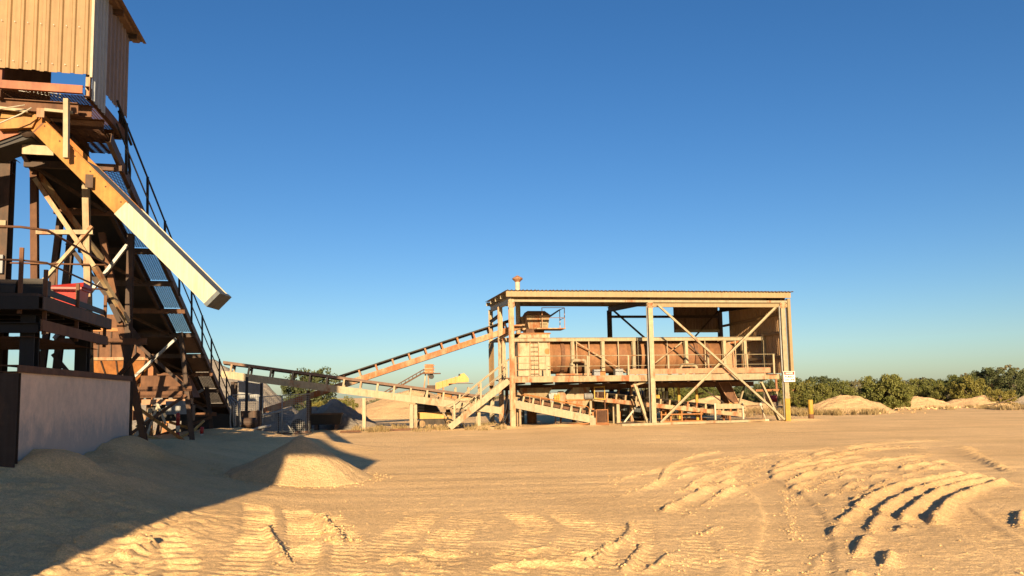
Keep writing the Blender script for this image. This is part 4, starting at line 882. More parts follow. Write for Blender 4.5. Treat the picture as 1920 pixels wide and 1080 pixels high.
# ------------------------------------------------------------------ head tower with its clad cabin
T = thing("head_tower", "tall clad cabin on a rusty trestle at the top left", "tower", L, (-1.3, 3.6, 0))
ZB, ZT = 7.36, 9.08
for i in range(5):
    u1 = -.02 - i * .80
    part(T, "front_sheet", MB().sheet((u1 - .80, 2.56, ZB + .012 * (i % 2)), (1, 0, 0), (0, 0, 1), (0, -1, 0), .815, ZT - ZB, .2, .028), "cladding_tan")
for i in range(5):
    u1 = -.02 - i * .80
    part(T, "rear_sheet", MB().sheet((u1, 4.72, 8.8 if i < 2 else ZB), (-1, 0, 0), (0, 0, 1), (0, 1, 0), .815, ZT - 8.8 if i < 2 else ZT - ZB, .2, .028), "cladding_brown")
for i in range(9):
    for z in (7.5, 8.2, 8.9): part(T, "roofing_screw", MB().lathe((-.22 - i * .2, 2.531, z), (0, -1, 0), [(0, .009), (.008, .009)], 6), "galvanised")
part(T, "corner_flashing", MB().box(-.03, .012, 2.535, 2.575, ZB - .05, ZT), "white_paint")
for i, (v0, w, z0, z1, m) in enumerate(((2.58, .74, 6.92, 6.96, "cladding_grey"), (3.34, .68, 7.33, 7.38, "side_shade_brown"), (4.03, .68, 7.38, 7.42, "side_shade_brown"))):
    part(T, "side_sheet", MB().sheet((.0, v0, z0), (0, 1, 0), (0, 0, 1), (1, 0, 0), w, ZT - z0 + .03, .2, .028), m)
part(T, "roof_sheet", MB().sheet((-4.2, 2.3, ZT + .07), (1, 0, 0), (0, 1, 0), (0, 0, 1), 2.25, 2.75, .2, .03), "cladding_brown")
part(T, "roof_sheet", MB().sheet((-1.97, 2.3, ZT + .074), (1, 0, 0), (0, 1, 0), (0, 0, 1), 2.22, 2.75, .2, .03), "cladding_brown")
for v in (2.65, 3.65, 4.6): part(T, "roof_purlin", MB().chan((-4.1, v, ZT + .0), (.18, v, ZT + .0), .06, .1), "dark_steel")
for u in (-.08, -1.45, -2.9):
    part(T, "cabin_post", MB().beam((u, 2.66, 6.95), (u, 2.66, ZT - .06), .07, .09, (0, 1, 0)), "red_lead" if u < -1 else "cream_paint")
    part(T, "cabin_post", MB().beam((u, 4.62, 6.95), (u, 4.62, ZT - .06), .07, .09, (0, 1, 0)), "dark_steel")
part(T, "inner_panel", MB().box(-2.2, -1.02, 3.6, 3.63, 7.0, 8.4), "cladding_brown")
# floor frame
FZ = 6.98
part(T, "floor_channel", MB().chan((-4.1, 2.52, FZ + .09), (-1.47, 2.52, FZ + .09), .07, .14, .01, side=1), "red_lead")
part(T, "floor_channel", MB().chan((-1.42, 2.52, FZ + .08), (-.12, 2.52, FZ + .08), .07, .14, .01, side=1), "red_lead")
part(T, "floor_channel", MB().chan((-.05, 2.5, FZ + .06), (-.05, 4.75, FZ + .06), .08, .18, .01, side=1), "rust_brown")
part(T, "floor_channel", MB().chan((-4.1, 4.72, FZ + .06), (-.1, 4.72, FZ + .06), .08, .18, .01), "rust_brown")
for v in (3.0, 3.7, 4.3): part(T, "floor_beam", MB().ibeam((-4.1, v, FZ - .13), (-.12, v, FZ - .13), .1, .22), "rust_brown")
for u in (-1.44, -2.6): part(T, "floor_joist", MB().beam((u, 2.56, FZ - .06), (u, 4.7, FZ - .06), .07, .12), "rust_brown")
part(T, "floor_grating", MB().lattice((-4.1, 2.56, FZ), (1, 0, 0), (0, 1, 0), 4.0, 2.12, .10, .055, .006, .014, True), "rust_brown", kind="stuff")
part(T, "lower_grating", MB().lattice((-.9, 3.2, 6.60), (1, 0, 0), (0, 1, 0), .85, 1.4, .30, .07, .008, .02, True), "rust_brown", kind="stuff")
part(T, "front_bearer", MB().ibeam((-4.1, 2.72, 6.78), (-.25, 2.72, 6.78), .12, .2), "rust_brown")
part(T, "lit_angle", MB().angle((-1.62, 2.63, 6.70), (-1.0, 2.63, 6.66), .05), "cream_paint")
part(T, "lit_angle", MB().angle((-.74, 2.62, 6.70), (-.3, 2.62, 6.68), .05), "cream_paint")
part(T, "bracket_plate", MB().box(-.86, -.74, 2.60, 2.625, 6.56, 6.72), "pink_primer")
part(T, "hanging_post", MB().beam((-.36, 2.48, 6.86), (-.33, 2.48, 5.82), .075, .10, (0, 1, 0)), "cream_paint")
part(T, "cable_tray", MB().lattice((-1.3, 3.0, 7.16), (1, 0, -.12), (0, 0, 1), .7, .12, .06, .06, .004, .008, False), "galvanised", kind="stuff")
part(T, "rear_ladder", MB().tube([(-.05, 4.7, 7.3), (.02, 4.95, 6.4), (.02, 4.95, 5.9)], .03, 6).tube([(-.05, 4.35, 7.4), (.05, 4.9, 6.9)], .03, 6), "black_steel", True)
# trestle legs and braces
def lit(name, p, q, w, m, h=None): part(T, name, MB().ibeam(p, q, w, h or w, .012, (0, 1, 0)), m)
lit("leg", (-.72, 4.6, 6.8), (-.40, 4.6, .2), .115, "cream_rusty")
lit("leg", (-1.62, 4.6, 6.7), (-1.36, 4.6, .2), .12, "rust_brown")
lit("leg", (-1.75, 6.6, 6.2), (-2.2, 6.6, .2), .12, "dark_steel")
lit("leg", (-.35, 6.6, 5.4), (-.35, 6.6, .2), .13, "dark_steel")
for p, q, m in (((-1.55, 4.52, 6.0), (-.45, 4.52, 4.3), "cream_rusty"), ((-.52, 4.5, 5.1), (-1.42, 4.5, 3.9), "cream_paint"), ((-1.5, 4.55, 4.95), (-.5, 4.55, 4.98), "cream_paint"),
                ((-1.72, 6.5, 6.0), (-.5, 6.5, 3.4), "dark_steel"), ((-.45, 4.52, 4.3), (-.05, 5.4, 3.3), "cream_rusty"), ((-1.4, 4.54, 3.6), (-.45, 4.54, 2.5), "dark_steel"), ((-1.6, 4.7, 6.2), (-.9, 6.5, 4.8), "cream_rusty")):
    part(T, "brace", MB().angle(p, q, .085, .012), m)

# ------------------------------------------------------------------ discharge chute: rusty upper half, white lower half
T = thing("long_chute", "long straight chute, rusty yellow above and white below, jutting right from the tower", "chute", L, (.6, 3.0, 4.8))
ca, cb = V3((-.98, 3.05, 6.62)), V3((2.17, 2.3, 3.38)); cd = unit(cb - ca); cl = np.linalg.norm(cb - ca)
cn = V3((0, 0, 1))
mid = ca + cd * cl * .515
def trough(p, q, hgt, dep, t=.012):
    mb = MB(); mb.beam(p, q, t, hgt, cn, off=(dep / 2, 0)); mb.beam(p, q, t, hgt, cn, off=(-dep / 2, 0))
    mb.beam(p, q, dep - t, t, cn, off=(0, -hgt / 2 + t / 2)); return mb
part(T, "upper_casing", trough(ca, mid, .285, .46), "rust_yellow")
part(T, "upper_flange", MB().beam(ca, mid, .05, .012, cn, off=(.255, .149)), "rust_yellow")
part(T, "lower_casing", trough(mid - cd * .04, cb, .30, .50), "chute_white")
part(T, "shaded_top", MB().beam(ca + cd * 1.2, cb, .46, .012, cn, off=(0, .13)), "tank_grey")  # chute's shaded upper face, its darkness put into a grey plate
part(T, "end_lip", MB().beam(cb - cd * .02, cb + cd * .05, .52, .32, cn), "tank_grey")  # end face turned from the sun, its shade put into the grey
for k in range(6):
    c = ca + cd * (cl * (.08 + .085 * k)); part(T, "flange_bolt", MB().lathe(c + V3((0, 0, .0)) + np.cross(cd, V3((0, 0, 1))) / np.linalg.norm(np.cross(cd, V3((0, 0, 1)))) * .231 + V3((0, 0, .10)), np.cross(cd, V3((0, 0, 1))), [(0, .016), (.012, .016)], 6), "rust_brown")
part(T, "joint_strap", MB().beam(ca + cd * .22, ca + cd * .25, .475, .30, cn), "rust_brown")
part(T, "hook_plate", MB().box(-.02, .10, 2.46, 2.48, 5.32, 5.55), "dark_steel")
part(T, "head_bend", MB().hexa([(-1.5, 2.75, 6.36), (-.98, 2.75, 6.42), (-.98, 3.22, 6.42), (-1.5, 3.22, 6.36)], [(-1.45, 2.75, 6.66), (-.85, 2.75, 6.72), (-.85, 3.22, 6.72), (-1.45, 3.22, 6.66)]), "rust_yellow")
T = thing("head_conveyor", "dark conveyor head with a rusty side plate at the upper left edge", "conveyor", L, (-2.5, 3, 5.8))
part(T, "side_plate", MB().prism([(-3.3, 2.9, 5.35), (-1.12, 2.9, 6.40), (-1.3, 2.9, 6.62), (-3.3, 2.9, 6.1)], (0, 1, 0), .03), "red_lead")
part(T, "trough", MB().prism([(-3.3, 2.94, 5.3), (-1.05, 2.94, 6.3), (-1.02, 2.94, 6.45), (-1.2, 2.94, 6.52), (-3.3, 2.94, 5.62)], (0, 1, 0), .6), "black_steel")
part(T, "pulley", MB().tube([(-1.12, 2.86, 6.42), (-1.12, 3.6, 6.42)], .12, 14), "dark_steel", True)
part(T, "support_plate", MB().box(-1.25, -.75, 3.1, 3.13, 6.05, 6.22), "cream_paint")
solo("slack_cable", MB().tube([(-1.9, 2.55, 6.1), (-1.45, 2.5, 6.33), (-1.05, 2.48, 6.55), (-.9, 2.5, 6.68)], .012, 6).tube([(-2.0, 2.52, 6.55), (-1.4, 2.5, 6.62), (-1.0, 2.5, 6.72)], .010, 6), "white_paint", "pale slack cables hanging under the tower floor", "cable", L, (-1.4, 2.5, 6.4), smooth=True)

# ------------------------------------------------------------------ conveyor gallery descending behind the tower
T = thing("conveyor_gallery", "steep dark conveyor gallery with a mesh walkway and handrail descending behind the tower", "gallery", L, (-.8, 11, 0))
GS = -.3425
def gz_(v): return 6.50 + (v - 3.7) * GS
v0, v1 = 3.6, 20.6
def gp(u, v, dz=0): return V3((u, v, gz_(v) + dz))
for u, sd, m in ((0, 1, "dark_steel"), (-.60, -1, "dark_steel"), (-1.6, -1, "dark_steel")):
    part(T, "stringer", MB().chan(gp(u, v0, .06), gp(u, v1, .06), .08, .24 if u else .2, .012, side=sd), m)
n_c = 11
for i in range(n_c):
    v = 4.3 + i * 1.55
    part(T, "cross_member", MB().chan(gp(-1.66, v, -.07), gp(.06, v, -.07), .09, .13, .012), "rust_brown" if i % 3 == 1 else "dark_steel")
    if i < n_c - 1:
        a = gp(-.55, v + .08, .02); b = V3((0, 1.46, 1.46 * GS))
        if 5 <= i <= 6 or i == 9: part(T, "tread_plate", MB().beam(a + V3((.26, 0, 0)), a + V3((.26, 0, 0)) + b, .50, .02), "cladding_brown")
        else: part(T, "mesh_panel", MB().lattice(a, (1, 0, 0), b, .50, np.linalg.norm(b), .10, .05, .006, .010, True), "dark_steel", kind="stuff")
        if i % 2 == 0: part(T, "under_brace", MB().angle(gp(-1.55, v, -.08), gp(-.65, v + 1.5, -.08), .06), "dark_steel")
part(T, "belt_pan", MB().beam(gp(-1.1, v0, .06), gp(-1.1, v1, .06), .92, .012, (0, 0, 1)), "black_steel")
part(T, "belt", MB().beam(gp(-1.1, v0, .30), gp(-1.1, v1, .30), .8, .02, (0, 0, 1)), "belt_rubber")
for i in range(10):
    v = 4.0 + i * 1.7
    part(T, "idler", MB().tube([gp(-1.55, v, .24), gp(-.65, v, .24)], .06, 8), "dark_steel", True)
part(T, "handrail", MB().tube([gp(.04, v0 + .3, 1.0), gp(.04, 19.4, 1.0), gp(.04, 19.7, .95), gp(.04, 19.9, .6)], .022, 8), "black_steel", True)
part(T, "midrail", MB().tube([gp(.04, v0 + .3, .55), gp(.04, 19.6, .55)], .018, 8), "black_steel", True)
for v in np.arange(4.6, 20, 1.72):
    part(T, "rail_post", MB().beam(gp(.05, v, .0), gp(.05, v - .08, 1.0), .05, .04, (0, 1, 0)), "black_steel")
# trestles
for v, ul, ur, m in ((6.6, -1.9, .18, "dark_steel"), (11.8, -2.2, .12, "dark_steel"), (16.2, -1.9, -.05, "dark_steel")):
    zt = gz_(v) - .1
    part(T, "trestle_leg", MB().ibeam((-1.55, v, zt), (ul, v, .1), .14, .14, .012, (0, 1, 0)), m)
    part(T, "trestle_leg", MB().ibeam((-.95 if v < 8 else -.3, v, zt), (ur, v, .1), .125, .125, .012, (0, 1, 0)), "rust_brown" if v < 8 else m)
    part(T, "trestle_beam", MB().chan((-1.8, v - .05, zt * .55), (.05, v - .05, zt * .55), .08, .14), "rust_brown")
    part(T, "trestle_brace", MB().angle((-1.6, v - .09, zt * .95), (-.1, v - .09, zt * .56), .09), "dark_steel")
    part(T, "trestle_brace", MB().angle((-.4, v - .12, zt * .95), (-1.8, v - .12, zt * .56), .09), "galvanised")
    part(T, "trestle_brace", MB().angle((-1.8, v - .09, zt * .5), (.0, v - .09, .4), .09), "rust_yellow" if v > 10 else "dark_steel")
    part(T, "trestle_brace", MB().angle((-.1, v - .12, zt * .5), (-2.0, v - .12, .4), .09), "rust_brown")
for dv, uu in ((.0, .35), (.25, .5), (.5, .42)):
    part(T, "hanging_hose", MB().tube([(.1, 18.3 + dv, 1.75), (.12 + uu * .3, 18.2 + dv, 1.4), (uu * .6, 18.2 + dv, .8), (uu * .7, 18.2 + dv, .55), (uu, 18.2 + dv, .5), (uu + .06, 18.2 + dv, .7), (uu + .0, 18.2 + dv, 1.5), (.12, 18.3 + dv, 1.8)], .028, 8), "galvanised", True)

# ------------------------------------------------------------------ things below the gallery
T = thing("storage_bin", "big rust brown ribbed bin with a tapering bottom behind the gallery legs", "bin", L, (-3.0, 16.6, 0))
b0, b1, y0, y1 = -4.1, -1.95, 15.6, 17.8
part(T, "upper_shell", MB().box(b0, b1, y0, y1, 3.12, 4.55), "rust_brown")
part(T, "lower_shell", MB().hexa([(b0 + .7, y0 + .7, 1.5), (b1 - .7, y0 + .7, 1.5), (b1 - .7, y1 - .7, 1.5), (b0 + .7, y1 - .7, 1.5)], [(b0, y0, 3.02), (b1, y0, 3.02), (b1, y1, 3.02), (b0, y1, 3.02)]), "rust_orange")
part(T, "mid_band", MB().box(b0 - .05, b1 + .05, y0 - .05, y1 + .05, 3.02, 3.12), "cream_rusty")
part(T, "upper_band", MB().box(b0 - .04, b1 + .04, y0 - .04, y1 + .04, 3.98, 4.1), "rust_orange")
for i in range(6): part(T, "rib", MB().box(b0 + .12 + i * .38, b0 + .16 + i * .38, y0 - .05, y0 - .002, 3.13, 3.97), "dark_steel")
for i in range(5): part(T, "rib", MB().beam((b0 + .15 + i * .46, y0 - .02, 3.0), (b0 + .75 + i * .17, y0 + .66, 1.55), .04, .04), "dark_steel")
for u, v in ((b0, y0), (b1, y0), (b0, y1), (b1, y1)): part(T, "leg", MB().ibeam((u, v, -.1), (u, v, 3.0), .16, .16, .012, (0, 1, 0)), "rust_orange")
part(T, "brace", MB().angle((b0, y0 - .1, 2.9), (b1, y0 - .1, 1.0), .1), "cream_rusty"); part(T, "brace", MB().angle((b1, y0 - .12, 2.9), (b0, y0 - .12, 1.0), .1), "dark_steel")
part(T, "outlet", MB().box(-3.4, -2.65, 16.3, 17.1, 1.0, 1.5), "rust_brown")
T = thing("brown_tank", "squat brown tank with a rusty beam before it under the gallery", "tank", L, (-1.0, 14.5, 0))
part(T, "shell", MB().hexa([(-1.9, 14.1, 1.75), (-.35, 14.1, 1.75), (-.35, 15.4, 1.75), (-1.9, 15.4, 1.75)], [(-1.9, 14.1, 2.45), (-.5, 14.1, 2.45), (-.7, 15.4, 2.5), (-1.7, 15.4, 2.5)]), "rust_brown")
part(T, "rusty_beam", MB().chan((-1.8, 13.9, 1.62), (-.3, 13.9, 1.62), .1, .16), "pink_primer")
for u in (-1.7, -.45): part(T, "leg", MB().beam((u, 14.3, 0), (u, 14.3, 1.75), .12, .12, (0, 1, 0)), "dark_steel")
for i in range(4): part(T, "valve", MB().lathe((-1.55 + i * .2, 13.8, 1.35 + .06 * (i % 2)), (0, 1, 0), [(0, .03), (.02, .08), (.08, .08), (.1, .03)], 10), "cream_paint")
part(T, "drive_box", MB().box(-1.6, -.4, 14.2, 14.8, 1.0, 1.5), "black_steel")
solo("control_cabinet", MB().box(-.98, -.42, 13.4, 13.6, 1.25, 1.62).box(-1.0, -.40, 13.38, 13.4, 1.23, 1.64).box(-.47, -.44, 13.36, 13.38, 1.38, 1.48).box(-.72, -.68, 13.5, 13.54, .2, 1.25), "grey_paint", "light blue grey control cabinet under the gallery", "cabinet", L, (-.7, 13.5, .2))
for u, v, h, lab in ((-.52, 12.8, 1.0, "taller red and white marker post under the gallery"), (.02, 13.6, .55, "shorter red and white marker post right of the taller one")):
    T = thing("marker_post", lab, "marker post", L, (u, v, .2))
    z0 = .25
    part(T, "lower_tube", MB().tube([(u, v, z0), (u, v, z0 + h * .45)], .055, 10), "red_plastic", True)
    part(T, "white_band", MB().tube([(u, v, z0 + h * .45), (u, v, z0 + h * .65)], .054, 10), "white_paint", True)
    part(T, "upper_tube", MB().tube([(u, v, z0 + h * .65), (u, v, z0 + h), (u, v, z0 + h * 1.03)], [.055, .055, .03], 10), "red_plastic", True)
solo("yellow_hose", MB().tube([(-1.55, 12.3, .95), (-1.2, 12.3, .62), (-.8, 12.3, .5), (-.4, 12.3, .55), (0, 12.3, .75), (.3, 12.3, 1.05)], .035, 8), "hose_yellow", "ochre hose sagging between the gallery legs", "hose", L, (-.6, 12.3, .5), smooth=True)
solo("pale_scrap", MB().beam((-1.5, 13.2, .5), (-1.2, 13.3, 1.55), .16, .05).beam((-1.2, 13.1, 1.6), (-.95, 13.2, .95), .12, .06).beam((-1.75, 13.0, .6), (-1.4, 13.1, 1.15), .1, .1), "white_paint", "bright white offcuts leaning behind the gallery leg", "scrap", L, (-1.4, 13.2, .3))
T = thing("tail_machine", "dark drive machinery at the foot of the gallery", "machine", L, (-.3, 19.2, 0))
part(T, "housing", MB().hexa([(-1.6, 18.4, .2), (.3, 18.4, .2), (.3, 20.6, .2), (-1.6, 20.6, .2)], [(-1.5, 18.5, 1.25), (.2, 18.5, 1.1), (.2, 20.5, 1.0), (-1.5, 20.5, 1.2)]), "black_steel")
part(T, "guard", MB().box(.35, 1.15, 19.4, 19.9, .25, 1.2), "dark_steel")
part(T, "motor", MB().lathe((.5, 18.9, .75), (1, 0, 0), [(0, .1), (.02, .2), (.55, .2), (.6, .1)], 14), "dark_steel")
part(T, "pipe_run", MB().tube([(.3, 18.7, .4), (1.6, 19.0, .62)], .05, 8), "galvanised", True)
part(T, "corner_post", MB().beam((.55, 20.2, 0), (.55, 20.2, 2.55), .1, .1, (0, 1, 0)), "black_steel")
part(T, "corner_post", MB().beam((1.0, 21.2, 0), (1.0, 21.2, 2.3), .08, .08, (0, 1, 0)), "black_steel")

# fence of weld mesh below the low conveyor
T = thing("mesh_fence", "galvanised weld mesh fence panels in shade below the low conveyor", "fence", S, (-11.5, -1.2, 0))
for u0, u1, z1 in ((-13.1, -11.9, 1.85), (-11.85, -10.9, 1.75), (-10.85, -9.6, 1.8)):
    f = part(T, "mesh_panel", MB().lattice((u0, -1.2, .12), (1, 0, .0), (0, 0, 1), u1 - u0, z1 - .15, .09, .09, .005, .010, False), "galvanised", kind="stuff")
    part(T, "panel_rail", MB().tube([(u0, -1.22, z1), (u1, -1.22, z1 + .05)], .022, 6), "galvanised", True)
    part(T, "panel_post", MB().tube([(u0, -1.22, -.1), (u0, -1.22, z1)], .028, 8), "galvanised", True)
part(T, "leaning_stay", MB().tube([(-12.0, -1.35, .0), (-11.65, -1.3, 1.6)], .03, 8), "galvanised", True)
part(T, "leaning_stay", MB().tube([(-10.6, -1.5, .55), (-10.3, -1.4, .05)], .02, 8), "galvanised", True)
T = thing("old_tyre", "worn dark tyre standing against the conveyor leg in shade", "tyre", S, (-10.2, .3, .3))
part(T, "tread", MB().lathe((-10.35, .3, .34), (.25, 1, 0), [(0, .2), (0, .31), (.05, .345), (.2, .345), (.25, .31), (.25, .2), (.2, .17), (.05, .17)], 22, False), "belt_rubber")
solo("grey_screen_panel", MB().box(-13.6, -12.4, 3.2, 3.25, 1.55, 2.55).box(-13.65, -12.35, 3.16, 3.2, 2.5, 2.6).box(-13.6, -13.5, 3.2, 3.3, 0, 1.55).box(-12.5, -12.4, 3.2, 3.3, 0, 1.55), "grey_paint", "pale grey sheet panel on posts under the conveyor's high end", "panel", S, (-13, 3.2, 0))

# ------------------------------------------------------------------ unseen shadow caster behind the camera, added; outline cut to shape the yard's shadow
N = Frame(0, -2.0, 3.0)
T = thing("shadow_caster", "flared clad feed bin beside the camera whose shadow covers the yard's left side", "bin", N, (-7, -1, 0))
sil = [(-4.3, -.2), (-4.26, 2.41), (-4.0, 2.89), (-3.70, 3.66), (-3.58, 4.77), (-3.72, 5.30), (-2.4, 5.32), (-2.4, 5.6), (-4.0, 6.5), (-5.0, 7.25), (-13.5, 7.5), (-13.5, -.2)]
part(T, "shell", MB().prism([(a, -1.6, b) for a, b in sil], (0, 1, 0), 1.6), "cladding_tan")
for i in range(9): part(T, "stiffener", MB().box(-13.2 + i * .9, -13.12 + i * .9, .002, .08, 0, 7.0 if i < 10 else 5.5), "rust_brown")
part(T, "caster_rail", MB().beam((-13.4, .05, 4.6), (-3.9, .05, 4.6), .08, .16), "rust_brown")

# clutter between the gallery and the shed
T = thing("black_skip", "black steel skip half hidden under the crossing conveyors", "skip", S, (-8.6, 2.9, 0))
part(T, "body", MB().hexa([(-9.9, 2.5, .3), (-8.5, 2.5, .3), (-8.5, 3.4, .3), (-9.9, 3.4, .3)], [(-10.0, 2.4, .85), (-8.4, 2.4, .85), (-8.4, 3.5, .85), (-10.0, 3.5, .85)]), "black_steel")
part(T, "rim", MB().box(-10.05, -8.35, 2.35, 2.42, .8, .89), "dark_steel")
for u in (-9.7, -8.7): part(T, "skid", MB().box(u - .08, u + .08, 2.5, 3.4, -.05, .29), "dark_steel")
T = thing("transfer_pipe", "pale pipe on stands running low behind the mesh fence", "pipe", S, (-11.8, .2, 0))
part(T, "pipe", MB().tube([(-14.3, .1, .35), (-12.5, .2, .75), (-10.6, .3, 1.2)], .07, 10), "galvanised", True)
for u, z in ((-13.6, .45), (-11.2, 1.0)): part(T, "stand", MB().beam((u, .15, -.05), (u, .15, z), .06, .06, (0, 1, 0)), "dark_steel")
T = thing("cable_drum", "wooden cable drum lying beside the fence post in shade", "cable drum", S, (-13.0, -.6, .3))
for v in (-.75, -.45): part(T, "cheek", MB().lathe((-13.0, v, .36), (0, 1, 0), [(0, .05), (0, .36), (.04, .36), (.04, .05)], 18), "timber")
part(T, "core", MB().lathe((-13.0, -.71, .36), (0, 1, 0), [(0, .18), (.26, .18)], 14), "black_steel")
for k, (u, v, l, a, lab) in enumerate(((-11.2, -.5, 1.6, .3, "dark pipe lying flat in shade before the fence gate"), (-8.3, -.3, 1.1, -.5, "short rusty angle iron lying by the conveyor leg"), (-6.0, .1, 1.3, .15, "rusty bar lying in the dry grass under the belt conveyor"))):
    solo("scrap_bar", MB().angle((u, v, .06), (u + l * math.cos(a), v + l * math.sin(a), .08), .09), "rust_brown", lab, "scrap", S, (u, v, 0))
T = thing("sag_cable", "black cables sagging between the gallery foot and the conveyor's high end", "cable", S, (-14, 0, 1))
for k in range(3):
    part(T, "strand", MB().tube([(-15.6, -.4 + k * .2, 1.75 - k * .12), (-14.8, -.2 + k * .2, 1.45 - k * .1), (-13.9, 0 + k * .1, 1.38 - k * .12), (-13.0, .3, 1.6)], .02, 6), "black_steel", True)

# ------------------------------------------------------------------ machines farther back
D = Frame(-4.95, 38.4, 4)
T = thing("tracked_loader", "compact yellow tracked machine with a black grille behind the conveyor legs", "loader", D, (.85, .5, 0))
for v in (.0, .85):
    tk = part(T, "track", MB().prism([(.15, v, .02), (1.65, v, .02), (1.8, v, .12), (1.85, v, .27), (1.75, v, .40), (1.6, v, .46), (.2, v, .46), (.05, v, .40), (-.02, v, .25), (.03, v, .1)], (0, 1, 0), .25), "belt_rubber")
    for u in (.22, 1.6): part(tk, "sprocket", MB().lathe((u, v - .02, .24), (0, 1, 0), [(0, .05), (0, .17), (.06, .17), (.06, .05)], 14, False), "timber")
    for u in (.6, .9, 1.2): part(tk, "track_roller", MB().lathe((u, v - .015, .13), (0, 1, 0), [(0, .02), (0, .08), (.05, .08), (.05, .02)], 10, False), "timber")
part(T, "lower_body", MB().hexa([(.0, .1, .48), (1.75, .1, .48), (1.75, 1.0, .48), (.0, 1.0, .48)], [(-.05, .1, .82), (1.72, .1, .80), (1.72, 1.0, .80), (-.05, 1.0, .82)]), "machine_yellow")
part(T, "engine_cover", MB().hexa([(-.1, .12, .83), (1.15, .12, .83), (1.15, .98, .83), (-.1, .98, .83)], [(-.12, .15, 1.34), (.85, .15, 1.30), (.85, .95, 1.30), (-.12, .95, 1.34)]), "black_steel")
for i in range(6): part(T, "grille_bar", MB().box(-.05, .34, .1, .125, .90 + i * .075, .925 + i * .075), "grey_paint")
part(T, "operator_seat", MB().box(.6, .95, .35, .75, 1.3, 1.42).box(.52, .62, .35, .75, 1.42, 1.75), "black_steel")
part(T, "control_levers", MB().tube([(.95, .3, 1.3), (1.1, .28, 1.62)], .03, 6).tube([(.95, .7, 1.3), (1.08, .7, 1.6)], .03, 6).tube([(.3, .2, 1.34), (.35, .2, 1.72), (.45, .2, 1.75)], .04, 6), "dark_steel")
part(T, "front_light", MB().box(1.45, 1.68, .1, .3, .81, .95), "black_steel")
F = Frame(-9.0, 85, 6)
T = thing("screening_plant", "yellow mobile screening plant on trestles far behind the conveyors", "screening plant", F, (2, 0, 0))
part(T, "screen_box", MB().prism([(.1, 0, 2.35), (2.6, 0, 3.15), (2.6, 0, 3.85), (.1, 0, 3.15)], (0, 1, 0), 1.6), "machine_yellow")
part(T, "head_box", MB().prism([(2.6, -.1, 3.15), (3.9, -.1, 3.2), (3.95, -.1, 3.6), (3.4, -.1, 4.25), (2.9, -.1, 4.1), (2.6, -.1, 3.7)], (0, 1, 0), 1.8), "machine_yellow")
for i in range(5): part(T, "stiffener", MB().beam((.4 + i * .5, -.04, 2.45 + i * .16), (.4 + i * .5, -.04, 3.2 + i * .16), .08, .08, (0, 1, 0)), "safety_yellow")
part(T, "walkway", MB().box(1.6, 4.4, -.6, 0, 3.0, 3.06), "rust_brown")
for u in (1.0, 2.4, 3.9): part(T, "leg", MB().beam((u, .1, -.1), (u, .1, 2.6), .2, .2, (0, 1, 0)).beam((u, 1.5, -.1), (u, 1.5, 2.6), .2, .2, (0, 1, 0)), "cream_rusty")
part(T, "engine", MB().box(-.9, .1, .2, 1.4, 2.2, 2.9), "dark_steel")
part(T, "chassis", MB().box(-1.0, 4.2, .1, 1.5, 1.3, 1.6), "rust_orange")
part(T, "work_light", MB().box(2.75, 2.95, -.2, 0, 3.95, 4.15), "black_steel")
F = Frame(-15.5, 95, 4)
T = thing("far_conveyor", "distant rusty stacker conveyor with a head box rising behind the belts", "conveyor", F, (3, 0, 0))
part(T, "truss", MB().beam((-1.5, 0, 1.6), (4.4, 0, 4.9), .5, .18).beam((-1.5, 0, 2.0), (4.4, 0, 5.3), .5, .1), "rust_brown")
for i in range(12): part(T, "truss_web", MB().beam((-1.2 + i * .48, -.26, 1.75 + i * .268), (-1.2 + i * .48, -.26, 2.2 + i * .268), .09, .09, (0, 1, 0)), "dark_steel")
part(T, "head_box", MB().box(4.2, 5.3, -.5, .6, 4.6, 5.75), "rust_orange")
for i in range(3): part(T, "head_rail", MB().box(4.1, 5.5, -.56, -.5, 4.75 + i * .38, 4.85 + i * .38), "cream_rusty")
part(T, "head_deck", MB().box(4.0, 6.2, -.9, .9, 4.5, 4.6), "rust_brown")
part(T, "pulley_guard", MB().lathe((5.0, -.4, 4.2), (0, 1, 0), [(0, .1), (0, .35), (.8, .35), (.8, .1)], 12), "black_steel")
for u0, u1 in ((4.3, 3.7), (4.6, 4.7)): part(T, "leg", MB().beam((u0, 0, 4.6), (u1, 0, -.1), .15, .15, (0, 1, 0)), "cream_rusty")
F = Frame(-4.5, 78, 0)
T = thing("far_hopper", "small far cream and ochre feeder hopper seen between the belt conveyor's rails", "hopper", F, (0, 0, 0))
part(T, "body", MB().hexa([(-3.2, 0, .8), (-2.2, 0, .8), (-2.2, 1, .8), (-3.2, 1, .8)], [(-3.5, 0, 2.0), (-1.9, 0, 2.0), (-1.9, 1, 2.0), (-3.5, 1, 2.0)]), "rust_yellow")
part(T, "frame", MB().beam((-3.3, .1, -.1), (-3.3, .1, 1.0), .12, .12, (0, 1, 0)).beam((-2.1, .1, -.1), (-2.1, .1, 1.0), .12, .12, (0, 1, 0)), "rust_brown")
part(T, "outfeed", MB().beam((-2.2, .5, 1.0), (1.5, .5, 1.6), .4, .25), "cream_rusty")
F = Frame(23.8, 66, 0)
T = thing("far_pump", "distant orange pump frame in the scrub seen under the shed deck", "pump", F, (0, 0, 0))
part(T, "beam", MB().box(-2.2, 1.6, 0, .3, 1.55, 1.75), "rust_orange")
for u in (-1.4, -.3, .8): part(T, "post", MB().beam((u, .15, 0), (u, .15, 2.9 if u == -.3 else 1.6), .16, .16, (0, 1, 0)), "cream_rusty")
part(T, "motor", MB().lathe((-1.2, .1, .9), (1, 0, 0), [(0, .1), (.05, .3), (.8, .3), (.85, .1)], 12), "red_plastic")

